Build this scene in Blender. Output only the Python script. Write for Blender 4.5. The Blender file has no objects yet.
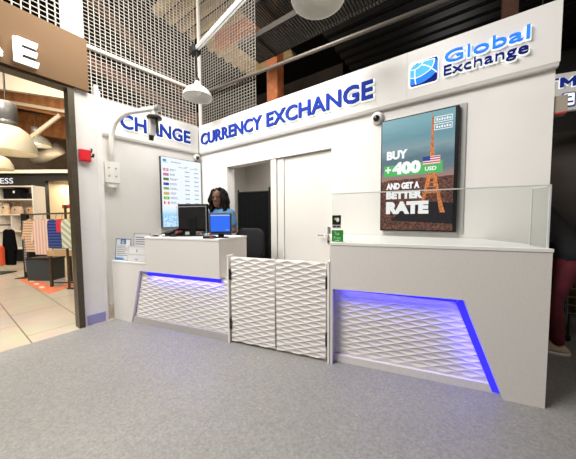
import bpy, bmesh, math, random
from mathutils import Matrix, Vector
R = random.Random(7)
PI = math.pi
COL = bpy.context.scene.collection
WORLD = {}                      # world matrices of the roots (objects are never re-evaluated here)

# ------------------------------------------------------------------ frames
def frame(o, x, y, z=(0, 0, 1)):
    x, y, z = Vector(x), Vector(y), Vector(z)
    m = Matrix.Identity(4)
    for i in range(3):
        m[i][0], m[i][1], m[i][2], m[i][3] = x[i], y[i], z[i], o[i]
    return m
I4 = Matrix.Identity(4)
WY = 2.844
FM = frame((0, WY, 0), (1, 0, 0), (0, 1, 0))                          # main wall, y into the wall
CA = 0.2378
FC = frame((0, 2.0446, 0), (math.cos(CA), math.sin(CA), 0), (-math.sin(CA), math.cos(CA), 0))   # counter line
FL = frame((-3.949, WY, 0), (0.0998, 0.995, 0), (-0.995, 0.0998, 0))  # left wall: x runs to the corner (x<0), y into the wall
FS = frame((0, 0, 0), (0.8172, 0.5763, 0), (-0.5763, 0.8172, 0))      # shop furniture

# ------------------------------------------------------------------ materials
MATS = {}
def mat(name, col, rough=0.5, metal=0.0, var=0.0, scale=20, bump=0.0, bscale=200, emit=None, es=0.0, alpha=None, trans=0.0, spec=0.5):
    if name in MATS: return MATS[name]
    m = bpy.data.materials.new(name); m.use_nodes = True
    nt = m.node_tree; b = nt.nodes['Principled BSDF']
    b.inputs['Base Color'].default_value = (*col, 1)
    b.inputs['Roughness'].default_value = rough
    b.inputs['Metallic'].default_value = metal
    b.inputs['Specular IOR Level'].default_value = spec
    tc = nt.nodes.new('ShaderNodeTexCoord')
    if var > 0:
        n = nt.nodes.new('ShaderNodeTexNoise'); n.inputs['Scale'].default_value = scale; n.inputs['Detail'].default_value = 5
        nt.links.new(tc.outputs['Object'], n.inputs['Vector'])
        r = nt.nodes.new('ShaderNodeValToRGB')
        r.color_ramp.elements[0].position = 0.3; r.color_ramp.elements[1].position = 0.7
        r.color_ramp.elements[0].color = (*[max(0, c * (1 - var)) for c in col], 1)
        r.color_ramp.elements[1].color = (*[min(1, c * (1 + var)) for c in col], 1)
        nt.links.new(n.outputs['Fac'], r.inputs['Fac']); nt.links.new(r.outputs['Color'], b.inputs['Base Color'])
        if emit is not None: nt.links.new(r.outputs['Color'], b.inputs['Emission Color'])
    if bump > 0:
        n2 = nt.nodes.new('ShaderNodeTexNoise'); n2.inputs['Scale'].default_value = bscale; n2.inputs['Detail'].default_value = 3
        nt.links.new(tc.outputs['Object'], n2.inputs['Vector'])
        bp = nt.nodes.new('ShaderNodeBump'); bp.inputs['Strength'].default_value = bump; bp.inputs['Distance'].default_value = 0.01
        nt.links.new(n2.outputs['Fac'], bp.inputs['Height']); nt.links.new(bp.outputs['Normal'], b.inputs['Normal'])
    if emit is not None:
        if var <= 0: b.inputs['Emission Color'].default_value = (*emit, 1)
        b.inputs['Emission Strength'].default_value = es
    if trans: b.inputs['Transmission Weight'].default_value = trans
    if alpha is not None: b.inputs['Alpha'].default_value = alpha
    MATS[name] = m
    return m
def glass(name, tint=(0.95, 0.96, 0.95), f=0.03):
    if name in MATS: return MATS[name]
    m = bpy.data.materials.new(name); m.use_nodes = True; nt = m.node_tree
    nt.nodes.clear()
    out = nt.nodes.new('ShaderNodeOutputMaterial'); mx = nt.nodes.new('ShaderNodeMixShader')
    t = nt.nodes.new('ShaderNodeBsdfTransparent'); t.inputs['Color'].default_value = (*tint, 1)
    g = nt.nodes.new('ShaderNodeBsdfGlossy'); g.inputs['Roughness'].default_value = 0.03
    mx.inputs['Fac'].default_value = f
    nt.links.new(t.outputs[0], mx.inputs[1]); nt.links.new(g.outputs[0], mx.inputs[2])
    nt.links.new(mx.outputs[0], out.inputs['Surface'])
    MATS[name] = m; return m
def emis(name, col, s=1.0): return mat(name, (0.0, 0.0, 0.0), 0.4, emit=col, es=s, spec=0.2)
def stripes(name, c1, c2, scale, axis='X', rough=0.85, emitn=0):
    if name in MATS: return MATS[name]
    m = mat(name, c1, rough); nt = m.node_tree; b = nt.nodes['Principled BSDF']
    tc = nt.nodes.new('ShaderNodeTexCoord'); w = nt.nodes.new('ShaderNodeTexWave')
    w.bands_direction = axis; w.inputs['Scale'].default_value = scale; w.inputs['Distortion'].default_value = 1.2; w.inputs['Detail'].default_value = 2
    r = nt.nodes.new('ShaderNodeValToRGB'); r.color_ramp.elements[0].position = .42; r.color_ramp.elements[1].position = .58
    r.color_ramp.elements[0].color = (*c1, 1); r.color_ramp.elements[1].color = (*c2, 1)
    nt.links.new(tc.outputs['Object'], w.inputs['Vector']); nt.links.new(w.outputs['Fac'], r.inputs['Fac']); nt.links.new(r.outputs['Color'], b.inputs['Base Color'])
    return m

WALL = mat('wall_paint', (.785, .760, .725), .6, var=.025, scale=3, bump=.05)
LAM = mat('white_laminate', (.76, .715, .665), .45, var=.03, scale=60)
WHITE = mat('white_gloss', (.85, .83, .80), .6, spec=.25)
WAVEM = mat('wave_white', (.80, .75, .71), .5)
GREYP = mat('grey_plinth', (.50, .46, .42), .5)
STEELW = mat('white_steel', (.88, .85, .80), .4, var=.04, scale=8)
BLACK = mat('black_plastic', (.008, .008, .009), .4, var=.2, scale=30, spec=.3)
BLACKF = mat('black_fabric', (.006, .006, .0065), .95, var=.4, scale=90, bump=.3, spec=.08)
DARKM = mat('dark_metal', (.05, .045, .04), .45, .6, var=.2)
BRONZE = mat('bronze_frame', (.10, .078, .05), .4, .5, var=.1)
GOLD = mat('bronze_header', (.175, .095, .038), .5, .15, var=.10, scale=160, spec=.3)
CHROME = mat('chrome', (.75, .74, .72), .25, 1.0)
WOOD = mat('orange_wood', (.36, .105, .03), .6, var=.35, scale=7, bump=.2, bscale=40)
WOODD = mat('brown_beam', (.075, .024, .010), .65, var=.35, scale=6, bump=.2, bscale=40)
PINE = mat('table_wood', (.52, .33, .16), .5, var=.15, scale=12)
ROOF = mat('black_roof', (.004, .004, .004), .7, var=.3, scale=4, spec=.1)
DECK = mat('pale_deck', (.42, .33, .20), .6, var=.2, scale=5)
RED = mat('alarm_red', (.62, .012, .02), .4)
BLUESIGN = mat('sign_blue', (.016, .040, .30), .8, spec=.1, emit=(.012, .045, .50), es=.10)
LOGOB = mat('logo_blue', (.03, .20, .80), .8, spec=.1, emit=(.03, .22, .85), es=.45)
LOGOL = mat('logo_light_blue', (.10, .42, .90), .8, spec=.1, emit=(.10, .45, .95), es=.5)
NAVY = mat('logo_navy', (.006, .012, .15), .8, spec=.1, emit=(.01, .015, .18), es=.3)
HALO = mat('halo_white', (.85, .87, .82), .5, emit=(.95, 1, .93), es=.75)
LEDB = mat('led_blue', (.02, .02, .3), .4, emit=(.035, .025, 1.0), es=1.25, spec=.1)

# ------------------------------------------------------------------ mesh builder
class MB:
    def __init__(s, F=I4): s.bm = bmesh.new(); s.F = F
    def _fin(s, vs, M):
        for v in vs: v.co = s.F @ (M @ v.co)
        return s
    def box(s, x0, x1, y0, y1, z0, z1, M=I4, bev=0.0):
        r = bmesh.ops.create_cube(s.bm, size=1.0); vs = r['verts']
        for v in vs:
            v.co = Vector((x0 + (v.co.x + .5) * (x1 - x0), y0 + (v.co.y + .5) * (y1 - y0), z0 + (v.co.z + .5) * (z1 - z0)))
        if bev > 0:
            es = list({e for v in vs for e in v.link_edges})
            rr = bmesh.ops.bevel(s.bm, geom=es, offset=bev, segments=2, affect='EDGES', profile=.6)
            vs = list({v for f in rr['faces'] for v in f.verts} | {v for v in vs if v.is_valid})
        return s._fin(vs, M)
    def prism(s, pts, a, b, axis='y', M=I4):
        """pts (p,q) extruded from a to b. axis y: (p,a,q); z: (p,q,a); x: (a,p,q)"""
        def P(p, t): return Vector((p[0], t, p[1])) if axis == 'y' else Vector((p[0], p[1], t)) if axis == 'z' else Vector((t, p[0], p[1]))
        A = [s.bm.verts.new(P(p, a)) for p in pts]; B = [s.bm.verts.new(P(p, b)) for p in pts]; n = len(pts)
        s.bm.faces.new(A); s.bm.faces.new(B[::-1])
        for i in range(n): s.bm.faces.new((A[i], B[i], B[(i + 1) % n], A[(i + 1) % n]))
        return s._fin(A + B, M)
    def loft(s, rings, cap=True, M=I4):
        vs = [[s.bm.verts.new(Vector(p)) for p in r] for r in rings]; n = len(rings[0])
        for i in range(len(vs) - 1):
            for j in range(n): s.bm.faces.new((vs[i][j], vs[i][(j + 1) % n], vs[i + 1][(j + 1) % n], vs[i + 1][j]))
        if cap: s.bm.faces.new(vs[0][::-1]); s.bm.faces.new(vs[-1])
        return s._fin([v for r in vs for v in r], M)
    def lathe(s, prof, c=(0, 0, 0), n=28, M=I4, cap=True):
        return s.loft([[(c[0] + r * math.cos(2 * PI * k / n), c[1] + r * math.sin(2 * PI * k / n), c[2] + z) for k in range(n)] for r, z in prof], cap, M)
    def tube(s, path, r, n=8, M=I4, rads=None):
        path = [Vector(p) for p in path]; rings = []
        up = None
        for i, p in enumerate(path):
            d = (path[min(i + 1, len(path) - 1)] - path[max(i - 1, 0)]).normalized()
            if up is None: up = Vector((0, 0, 1)) if abs(d.z) < .9 else Vector((1, 0, 0))
            a = (up - d * up.dot(d)).normalized(); b = d.cross(a); up = a
            q = rads[i] if rads else r
            rings.append([p + a * q * math.cos(2 * PI * k / n) + b * q * math.sin(2 * PI * k / n) for k in range(n)])
        return s.loft(rings, True, M)
    def ball(s, c, rx, ry=None, rz=None, M=I4, sub=2):
        ry = rx if ry is None else ry; rz = rx if rz is None else rz
        r = bmesh.ops.create_icosphere(s.bm, subdivisions=sub, radius=1)
        for v in r['verts']: v.co = Vector((c[0] + v.co.x * rx, c[1] + v.co.y * ry, c[2] + v.co.z * rz))
        return s._fin(r['verts'], M)
    def quadgrid(s, fn, nu, nv):
        vs = [[s.bm.verts.new(Vector(fn(i / nu, j / nv))) for i in range(nu + 1)] for j in range(nv + 1)]
        for j in range(nv):
            for i in range(nu): s.bm.faces.new((vs[j][i], vs[j][i + 1], vs[j + 1][i + 1], vs[j + 1][i]))
        return s._fin([v for r in vs for v in r], I4)
    def mesh(s, me, M=I4):
        n0 = len(s.bm.verts); s.bm.from_mesh(me); s.bm.verts.ensure_lookup_table()
        return s._fin([s.bm.verts[i] for i in range(n0, len(s.bm.verts))], M)
    def build(s, name, m, parent=None, smooth=False, label=None, base=None, keepn=False):
        if not keepn: bmesh.ops.recalc_face_normals(s.bm, faces=s.bm.faces)
        if parent is not None:
            W = WORLD[parent.name]
        else:
            if base is None:
                xs = [v.co for v in s.bm.verts]
                base = Vector((sum((min(v[i] for v in xs), max(v[i] for v in xs))) / 2 for i in range(3))); base.z = min(v.z for v in xs)
            W = Matrix.Translation(base)
        inv = W.inverted()
        for v in s.bm.verts: v.co = inv @ v.co
        me = bpy.data.meshes.new(name); s.bm.to_mesh(me); s.bm.free()
        me.materials.append(m)
        if smooth:
            for p in me.polygons: p.use_smooth = True
        o = bpy.data.objects.new(name, me); COL.objects.link(o)
        if parent is not None: o.parent = parent
        else: o.matrix_world = W
        WORLD[o.name] = W
        if label: o['label'] = label
        return o

def tag(o, label=None, cat=None, group=None, kind=None):
    if label: o['label'] = label
    if cat: o['category'] = cat
    if group: o['group'] = group
    if kind: o['kind'] = kind
    return o
def thing(name, label, cat, F, base, group=None):
    o = bpy.data.objects.new(name, None); COL.objects.link(o)
    o.empty_display_size = .1
    W = F @ Matrix.Translation(base); o.matrix_world = W; WORLD[o.name] = W
    return tag(o, label, cat, group)
def struct(name, b, m, parent=None, smooth=False):
    return tag(b.build(name, m, parent, smooth), kind='structure')
def copy_tree(o, newW, label=None, parent=None):
    c = o.copy(); COL.objects.link(c)
    if parent is None:
        c.matrix_world = newW
        if label: c['label'] = label
    else: c.parent = parent
    for ch in list(o.children): copy_tree(ch, newW, None, c)
    WORLD[c.name] = newW
    return c

# ------------------------------------------------------------------ lettering
def text_mesh(body, extrude=0.0, offset=0.0, shear=0.0):
    cu = bpy.data.curves.new('t', 'FONT'); cu.body = body; cu.size = 1; cu.extrude = extrude; cu.offset = offset; cu.shear = shear
    cu.resolution_u = 3
    ob = bpy.data.objects.new('t', cu); COL.objects.link(ob)
    dg = bpy.context.evaluated_depsgraph_get(); dg.update()
    me = bpy.data.meshes.new_from_object(ob.evaluated_get(dg))
    bpy.data.objects.remove(ob); bpy.data.curves.remove(cu)
    return me
def bounds(me):
    xs = [v.co.x for v in me.vertices]; ys = [v.co.y for v in me.vertices]
    return min(xs), max(xs), min(ys), max(ys)
TXT = Matrix(((1, 0, 0, 0), (0, 0, -1, 0), (0, 1, 0, 0), (0, 0, 0, 1)))     # text plane -> x,z with depth to -y
def flat_text(F, body, x0, x1, zb, cap, y, m, parent, name='lettering', offset=0.0, depth=0.001, label=None):
    me = text_mesh(body, 0.0005, offset); a, b, c, d = bounds(me)
    e = bounds(text_mesh('E', 0, offset)); capn = e[3] - e[2]
    S = Matrix.Translation((x0, y, zb)) @ Matrix.Diagonal(((x1 - x0) / (b - a), depth / .001, cap / capn, 1)) @ TXT @ Matrix.Translation((-a, -e[2], 0))
    o = MB(F).mesh(me, S).build(name, m, parent); 
    if label: o['label'] = label
    return o
def letters(F, body, x0, x1, zb, cap, y, m, parent, offset=0.02, depth=.025, halo=True, hm=None):
    full = text_mesh(body, 0, offset); a, b, c, d = bounds(full); e = bounds(text_mesh('E', 0, offset)); capn = e[3] - e[2]
    sx = (x1 - x0) / (b - a); sz = cap / capn
    for i, ch in enumerate(body):
        if ch == ' ': continue
        me = text_mesh(ch, .5, offset); right = bounds(text_mesh(body[:i + 1], 0, offset))[1]; off = right - bounds(me)[1]
        S = Matrix.Translation((x0, y - depth / 2, zb)) @ Matrix.Diagonal((sx, depth, sz, 1)) @ TXT @ Matrix.Translation((off - a, -e[2], 0))
        L = MB(F).mesh(me, S).build('letter', m, parent)
        if halo:
            mh = text_mesh(ch, .5, offset + .035)
            S2 = Matrix.Translation((x0 + .004, y + .006, zb - .004)) @ Matrix.Diagonal((sx, .012, sz, 1)) @ TXT @ Matrix.Translation((off - a, -e[2], 0))
            h = MB(F).mesh(mh, S2).build('halo', hm or HALO, L)

# ================================================================== SETTING
def floor_mat():
    m = mat('floor_grey', (.27, .265, .26), .42, var=.12, scale=2.0, bump=.12, bscale=500)
    nt = m.node_tree; b = nt.nodes['Principled BSDF']
    tc = nt.nodes.new('ShaderNodeTexCoord')
    n = nt.nodes.new('ShaderNodeTexNoise'); n.inputs['Scale'].default_value = 70; n.inputs['Detail'].default_value = 6; n.inputs['Roughness'].default_value = .8
    r = nt.nodes.new('ShaderNodeValToRGB'); r.color_ramp.elements[0].position = .32; r.color_ramp.elements[1].position = .68
    r.color_ramp.elements[0].color = (.185, .182, .175, 1); r.color_ramp.elements[1].color = (.39, .383, .37, 1)
    n2 = nt.nodes.new('ShaderNodeTexNoise'); n2.inputs['Scale'].default_value = 1.3; n2.inputs['Detail'].default_value = 4
    r2 = nt.nodes.new('ShaderNodeValToRGB'); r2.color_ramp.elements[0].color = (.78, .77, .75, 1); r2.color_ramp.elements[1].color = (1.06, 1.04, 1.0, 1)
    mx = nt.nodes.new('ShaderNodeMix'); mx.data_type = 'RGBA'; mx.blend_type = 'MULTIPLY'; mx.inputs[0].default_value = 1
    nt.links.new(tc.outputs['Object'], n.inputs['Vector']); nt.links.new(tc.outputs['Object'], n2.inputs['Vector'])
    nt.links.new(n.outputs['Fac'], r.inputs['Fac']); nt.links.new(n2.outputs['Fac'], r2.inputs['Fac'])
    nt.links.new(r.outputs['Color'], mx.inputs[6]); nt.links.new(r2.outputs['Color'], mx.inputs[7]); nt.links.new(mx.outputs[2], b.inputs['Base Color'])
    return m
def tile_mat():
    m = mat('shop_tiles', (.62, .53, .41), .3); nt = m.node_tree; b = nt.nodes['Principled BSDF']
    tc = nt.nodes.new('ShaderNodeTexCoord'); mp = nt.nodes.new('ShaderNodeMapping'); mp.inputs['Location'].default_value = (0.3, .48 - .02, 0)
    br = nt.nodes.new('ShaderNodeTexBrick'); br.offset = .5; br.inputs['Scale'].default_value = 1.0
    br.inputs['Brick Width'].default_value = .96; br.inputs['Row Height'].default_value = .48; br.inputs['Mortar Size'].default_value = .006
    br.inputs['Color1'].default_value = (.60, .51, .40, 1); br.inputs['Color2'].default_value = (.66, .57, .45, 1); br.inputs['Mortar'].default_value = (.25, .19, .13, 1)
    n = nt.nodes.new('ShaderNodeTexNoise'); n.inputs['Scale'].default_value = 3; n.inputs['Detail'].default_value = 6
    mx = nt.nodes.new('ShaderNodeMix'); mx.data_type = 'RGBA'; mx.blend_type = 'MULTIPLY'; mx.inputs[0].default_value = .35
    nt.links.new(tc.outputs['Object'], mp.inputs['Vector']); nt.links.new(mp.outputs[0], br.inputs['Vector']); nt.links.new(tc.outputs['Object'], n.inputs['Vector'])
    nt.links.new(br.outputs['Color'], mx.inputs[6]); nt.links.new(n.outputs['Color'], mx.inputs[7]); nt.links.new(mx.outputs[2], b.inputs['Base Color'])
    return m
struct('floor', MB().box(-3.42, 4.5, -3.2, 9.0, -.05, 0), floor_mat())
o = MB().box(-14, -3.42, -6, 13, -.05, 0).build('floor', tile_mat(), base=(0, 0, 0)); tag(o, kind='structure')

# main wall with its doorway
DX0, DX1, DZ = -3.233, -1.349, 2.055
b = MB(FM).box(-3.95, DX0, 0, .16, 0, 2.83).box(DX1, -.9, 0, .16, 0, 2.83).box(-.9, .549, 0, .09, 0, 2.83).box(DX0, DX1, 0, .16, DZ, 2.83)
struct('wall_back', b, WALL)
struct('wall_left', MB(FL).box(-1.80, 0, 0, .12, 0, 2.83), WALL)
# staff room seen through the doorway
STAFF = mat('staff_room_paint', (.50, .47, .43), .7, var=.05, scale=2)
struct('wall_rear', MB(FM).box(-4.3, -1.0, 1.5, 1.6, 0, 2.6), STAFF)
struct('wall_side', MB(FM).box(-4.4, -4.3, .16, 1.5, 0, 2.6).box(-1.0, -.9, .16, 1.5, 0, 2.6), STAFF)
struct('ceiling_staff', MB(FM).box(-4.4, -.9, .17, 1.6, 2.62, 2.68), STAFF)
# white pillar on the left with its trims and baseboard
struct('wall_pillar', MB().box(-3.60, -3.45, .885, 1.04, 2.602, 6.2).prism([(-3.60, .912), (-3.45, .912), (-3.45, 1.12), (-4.08, 1.12), (-4.08, 1.04), (-3.60, 1.04)], 0, 2.60, 'z'), WALL)
struct('baseboard_left', MB().box(-3.452, -3.438, .955, 1.125, 0, .115), mat('lilac_baseboard', (.30, .29, .52), .5))
t = MB().box(-3.51, -3.46, 1.123, 1.160, 0, 2.72).box(-3.62, -3.53, 1.160, 1.20, 0, 2.70)
struct('trim_1', t, STEELW)
# shop opening: dark bronze jamb
struct('trim_2', MB().box(-3.56, -3.425, .874, .928, 0, 2.6).box(-3.56, -3.43, -2.2, .928, 2.575, 2.60), BRONZE)
# roof
def ribbed(x0, x1, y0, y1, z, pitch, h, along='x'):
    bb = MB(); n = int(((y1 - y0) if along == 'x' else (x1 - x0)) / pitch)
    for k in range(n):
        if along == 'x':
            a = y0 + k * pitch; bb.prism([(a, z), (a + pitch * .3, z - h), (a + pitch * .6, z - h), (a + pitch * .9, z)], x0, x1, 'x')
        else:
            a = x0 + k * pitch; bb.prism([(a, z), (a + pitch * .3, z - h), (a + pitch * .6, z - h), (a + pitch * .9, z)], y0, y1, 'y')
    return bb
struct('ceiling', MB().box(-3.0, 5, -3, 9.5, 6.3, 6.4).box(-14, -3.0, -6, 13, 6.3, 6.4), ROOF)
struct('ceiling_ribs', ribbed(-2.6, 4, 3.2, 9, 5.2, .30, .06), mat('black_deck', (.010, .010, .010), .38, var=.2, scale=5))
struct('ceiling_deck', ribbed(-5.6, -3.9, 2.9, 6.2, 5.7, .28, .10, 'x'), DECK)
struct('wall_far', MB().box(-3.4, 5, 8.9, 9.0, 0, 6.3), mat('dark_far_wall', (.035, .03, .026), .7, var=.2, scale=2))
struct('wall_right', MB().box(4.4, 4.5, -3, 8.9, 0, 6.3), mat('brown_far_wall', (.07, .055, .045), .7, var=.2, scale=2))

# timber: posts and beams
def beam(name, pts, w, h, m):
    a, c = Vector(pts[0]), Vector(pts[1]); d = (c - a); L = d.length; d.normalize()
    up = Vector((0, 0, 1)) if abs(d.z) < .9 else Vector((1, 0, 0)); y = up.cross(d).normalized(); z = d.cross(y)
    return struct(name, MB(frame(a, d, y, z)).box(0, L, -w / 2, w / 2, -h / 2, h / 2), m)
beam('wood_column', [(-2.95, 3.8, 2.69), (-2.95, 3.8, 6.2)], .20, .24, WOOD)
beam('wood_column', [(.42, 4.6, 0), (.42, 4.6, 6.2)], .22, .16, WOODD)
beam('wood_beam', [(-4.5, 3.75, 5.02), (-3.08, 3.8, 5.02)], .16, .26, WOOD)
beam('wood_beam', [(-5.5, 1.5, 5.25), (-5.5, 3.7, 4.05)], .12, .16, WOODD)
beam('wood_beam', [(-5.6, 1.2, 4.1), (-5.6, 3.9, 3.7)], .14, .20, WOODD)
beam('wood_beam', [(-9.5, 4.6, 3.4), (-4.4, 4.9, 3.6)], .2, .3, WOODD)
beam('wood_beam', [(-9.0, 3.0, 3.2), (-4.6, 3.4, 3.3)], .2, .25, WOODD)
# dark wall of the hall behind the mesh
struct('wall_hall', MB().box(-9.0, -3.4, 8.0, 8.1, 0, 6.3), mat('hall_dark', (.04, .028, .02), .8, var=.3, scale=2))

# ================================================================== WAVY PANELS
def wave_panel(F, xl, xr, z0, z1, y, name, parent, m=WAVEM, depth=.009, thick=.008, p=.0265, L=.160, backed=True):
    """xl, xr: functions of z. Proud ridges that sway left and right in antiphase."""
    a = .36 * p
    def ridge(k, x): return k * p + (a if k % 2 else -a) * math.cos(2 * PI * x / L)
    def H(x, z):
        k = math.floor(z / p) - 1
        while ridge(k + 1, x) <= z: k += 1
        lo, hi = ridge(k, x), ridge(k + 1, x)
        t = (z - lo) / max(1e-4, hi - lo)
        amp = min(1.0, (hi - lo) / p)
        # ledge just above each ridge, then a long slope out to the next
        return 1 - amp * (math.sin(PI * min(1, t)) ** .8) * (1.0 if t < .5 else .95)
    nz = max(8, int((z1 - z0) / .0033)); wmax = max(xr(z0) - xl(z0), xr(z1) - xl(z1)); nx = int(wmax / .0115)
    def fn(u, v):
        z = z0 + v * (z1 - z0); x0, x1 = xl(z), xr(z); x = x0 + u * (x1 - x0)
        return (x, y - depth * H(x, z), z)
    b = MB(F).quadgrid(fn, nx, nz)
    # rim and back
    b.prism([(xl(z0), z0), (xr(z0), z0), (xr(z1), z1), (xl(z1), z1)], y + .001, y + thick, 'y')
    return b.build(name, m, parent, smooth=True)

# ================================================================== COUNTERS
RC = thing('service_counter', 'long white service counter on the right under the promo screen, with sloping blue lit recess', 'counter', FC, (-.2, .3, 0))
wall_d = lambda s: (WY - .012 - 2.0446 - s * math.sin(CA)) / math.cos(CA)       # distance from the counter line to the wall
s0, s1 = -.903, .456
fr = [(s0, .985), (s0, 0), (-.882, 0), (-.882, .628), (.013, .640), (.250, 0), (s1, 0), (s1, .985)]
MB(FC).prism(fr, 0, .05, 'y').build('front_panel', LAM, RC)
MB(FC).prism([(s0, .105), (s1, .105), (s1 - .17, wall_d(s1 - .17)), (s0 - .235, wall_d(s0 - .235) - 0.01)], 0, .985, 'z').build('body', LAM, RC)
MB(FC).prism([(s0 - .002, -.004), (s1 + .003, -.004), (s1 + .003, .33), (s1 - .14, wall_d(s1 - .14)), (s0 - .24, wall_d(s0 - .24) - .01), (s0 - .002, .1)], .986, 1.006, 'z').build('worktop', WHITE, RC)
xr_r = lambda z: .013 + (.640 - min(z, .64)) / .640 * .237
wave_panel(FC, lambda z: -.882, xr_r, .062, .634, .088, 'wave_panel', RC)
MB(FC).box(s1 - .020, s1 - .001, .05, .106, 0, .985).build('side_panel', LAM, RC)
MB(FC).box(s0 + .001, s0 + .019, .05, .106, 0, .985).build('side_panel', LAM, RC)
MB(FC).prism([(-.882, 0), (.25, 0), (.228, .058), (-.882, .058)], .055, .104, 'y').build('plinth', LAM, RC, label='low white plinth strip under the wavy panel')
tcos = Vector((.237, -.640)).normalized()
b = MB(FC).prism([(-.880, .612), (-.022, .602), (-.002, .637), (-.880, .626)], .058, .066, 'y')
b.prism([(-.022, .602), (.013, .637), (.246, .010), (.204, .010)], .050, .0545, 'y')
b.build('led_strip', LEDB, RC, label='blue led strip along the top and slanted edge of the recess')

LCN = thing('service_counter', 'white service counter on the left carrying the monitors, with blue lit recess', 'counter', FC, (-2.6, .25, 0))
l0, lm, l1, lr = -3.53, -2.976, -1.985, -1.897
fr = [(l0, .695), (l0, 0), (-3.235, 0), (-3.075, .615), (l1, .615), (l1, .985), (lm, .985), (lm, .695)]
MB(FC).prism(fr, 0, .03, 'y').build('front_panel', LAM, LCN)
MB(FC).box(lm, l1, .062, .51, 0, .985).box(l1 - .001, lr, .062, .51, 0, .614).build('body', LAM, LCN)
MB(FC).box(lm, l1, .03, .063, .616, .985).build('upper_panel', LAM, LCN)
MB(FC).box(lm - .003, l1 + .003, -.004, .515, .986, 1.004).build('worktop', WHITE, LCN)
MB(FC).box(l0, lm - .004, .062, .42, 0, .695).build('low_body', LAM, LCN)
MB(FC).box(l0 - .003, lm - .004, -.004, .43, .696, .712).build('low_shelf', WHITE, LCN, label='lower white ledge at the left end of the counter')
xl_l = lambda z: -3.235 + min(z, .615) / .615 * .16
wave_panel(FC, xl_l, lambda z: lr, .078, .600, .036, 'wave_panel', LCN)
MB(FC).prism([(-3.235, 0), (lr, 0), (lr, .074), (-3.217, .074)], .012, .060, 'y').build('plinth', GREYP, LCN, label='grey plinth strip under the wavy panel')
b = MB(FC).box(-2.99, l1, .0235, .0268, .570, .6145).box(-3.075, -3.02, .024, .034, .604, .6145)  # strip drawn taller so its lower part stands for the blue glow
b.build('led_strip', LEDB, LCN, label='blue led strip with its glow band under the left counter front')

# gates
def gate(x0, x1, label, hinge_x):
    g = thing('counter_gate', label, 'gate', FC, ((x0 + x1) / 2, .03, .02), 'low wavy gates between the counters')
    wave_panel(FC, lambda z: x0 + .006, lambda z: x1 - .006, .022, .832, .016, 'wave_panel', g, thick=.024)
    MB(FC).box(x0 + .004, x1 - .004, .041, .056, .022, .834).build('back_board', LAM, g)
    for z in (.14, .62):
        MB(FC).box(hinge_x - .008, hinge_x + .008, -.004, .05, z, z + .10).build('hinge', DARKM, g)
    return g
gate(-1.868, -1.396, 'left leaf of the low wavy white gate, hinged beside the left counter', -1.868)
gate(-1.394, -.936, 'right leaf of the low wavy white gate, hinged beside the right counter', -.933)
for x0, x1, lab in ((-1.893, -1.877, 'slim white gate post at the left counter edge'), (-.923, -.907, 'slim white gate post at the right counter edge')):
    p_ = MB(FC).box(x0, x1, -.006, .09, 0, .842).box(x0 - .001, x1 + .001, -.008, .092, .842, .852).build('gate_post', STEELW); tag(p_, lab, 'post', 'gate posts')

# glass screen on the right counter
GL = glass('clear_glass')
EDGE = mat('glass_edge', (.75, .76, .73), .25, alpha=.9); EDGE2 = mat('acrylic_edge', (.55, .55, .53), .3, alpha=.35)
g = thing('glass_screen', 'clear low glass screen standing on the right service counter', 'glass screen', FC, (-.2, .03, 1.006))
MB(FC).box(-.895, .448, .028, .034, 1.006, 1.394).build('pane', GL, g, label='long front pane')
MB(FC).box(.440, .446, .034, .235, 1.006, 1.394).build('pane', GL, g, label='short end pane')
MB(FC).box(-.895, .449, .0275, .0345, 1.390, 1.398).box(.4395, .4465, .034, .235, 1.390, 1.398).box(.4395, .4485, .027, .036, 1.006, 1.394).box(.4395, .4465, .228, .236, 1.006, 1.394).build('edge', EDGE, g)
# stickers on the glass
st = thing('glass_sticker', 'small black square sticker with green and white emblem above grey strip, on the glass', 'sticker', FC, (-.855, .0265, 1.12))
MB(FC).box(-.893, -.822, .0255, .0275, 1.118, 1.224).build('backing', mat('sticker_grey', (.45, .44, .43), .5), st)
MB(FC).box(-.891, -.824, .0245, .0256, 1.148, 1.222).build('face', mat('sticker_black', (.01, .01, .01), .4), st)
MB(FC).ball((-.864, .0243, 1.193), .011, .001, .010).build('green_mark', mat('lime', (.35, .62, .05), .5), st)
MB(FC).ball((-.848, .0243, 1.186), .013, .001, .017).build('white_mark', WHITE, st)
MB(FC).box(-.885, -.860, .0243, .0256, 1.127, 1.138).box(-.853, -.83, .0243, .0256, 1.127, 1.138).build('print', BLACK, st)
st = thing('glass_sticker', 'small bright green sticker with pale lettering, at the lower left glass corner', 'sticker', FC, (-.85, .0265, 1.01))
MB(FC).box(-.895, -.803, .0250, .0275, 1.010, 1.104).build('face', mat('sticker_green', (.02, .24, .035), .5), st)
PALE = mat('pale_green', (.45, .75, .40), .5)
flat_text(FC, 'Tax', -.875, -.832, 1.064, .026, .0245, PALE, st)
flat_text(FC, 'Free', -.878, -.825, 1.030, .024, .0245, PALE, st)
MB(FC).box(-.868, -.832, .0243, .0252, 1.018, 1.023).build('underline', PALE, st)

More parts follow.
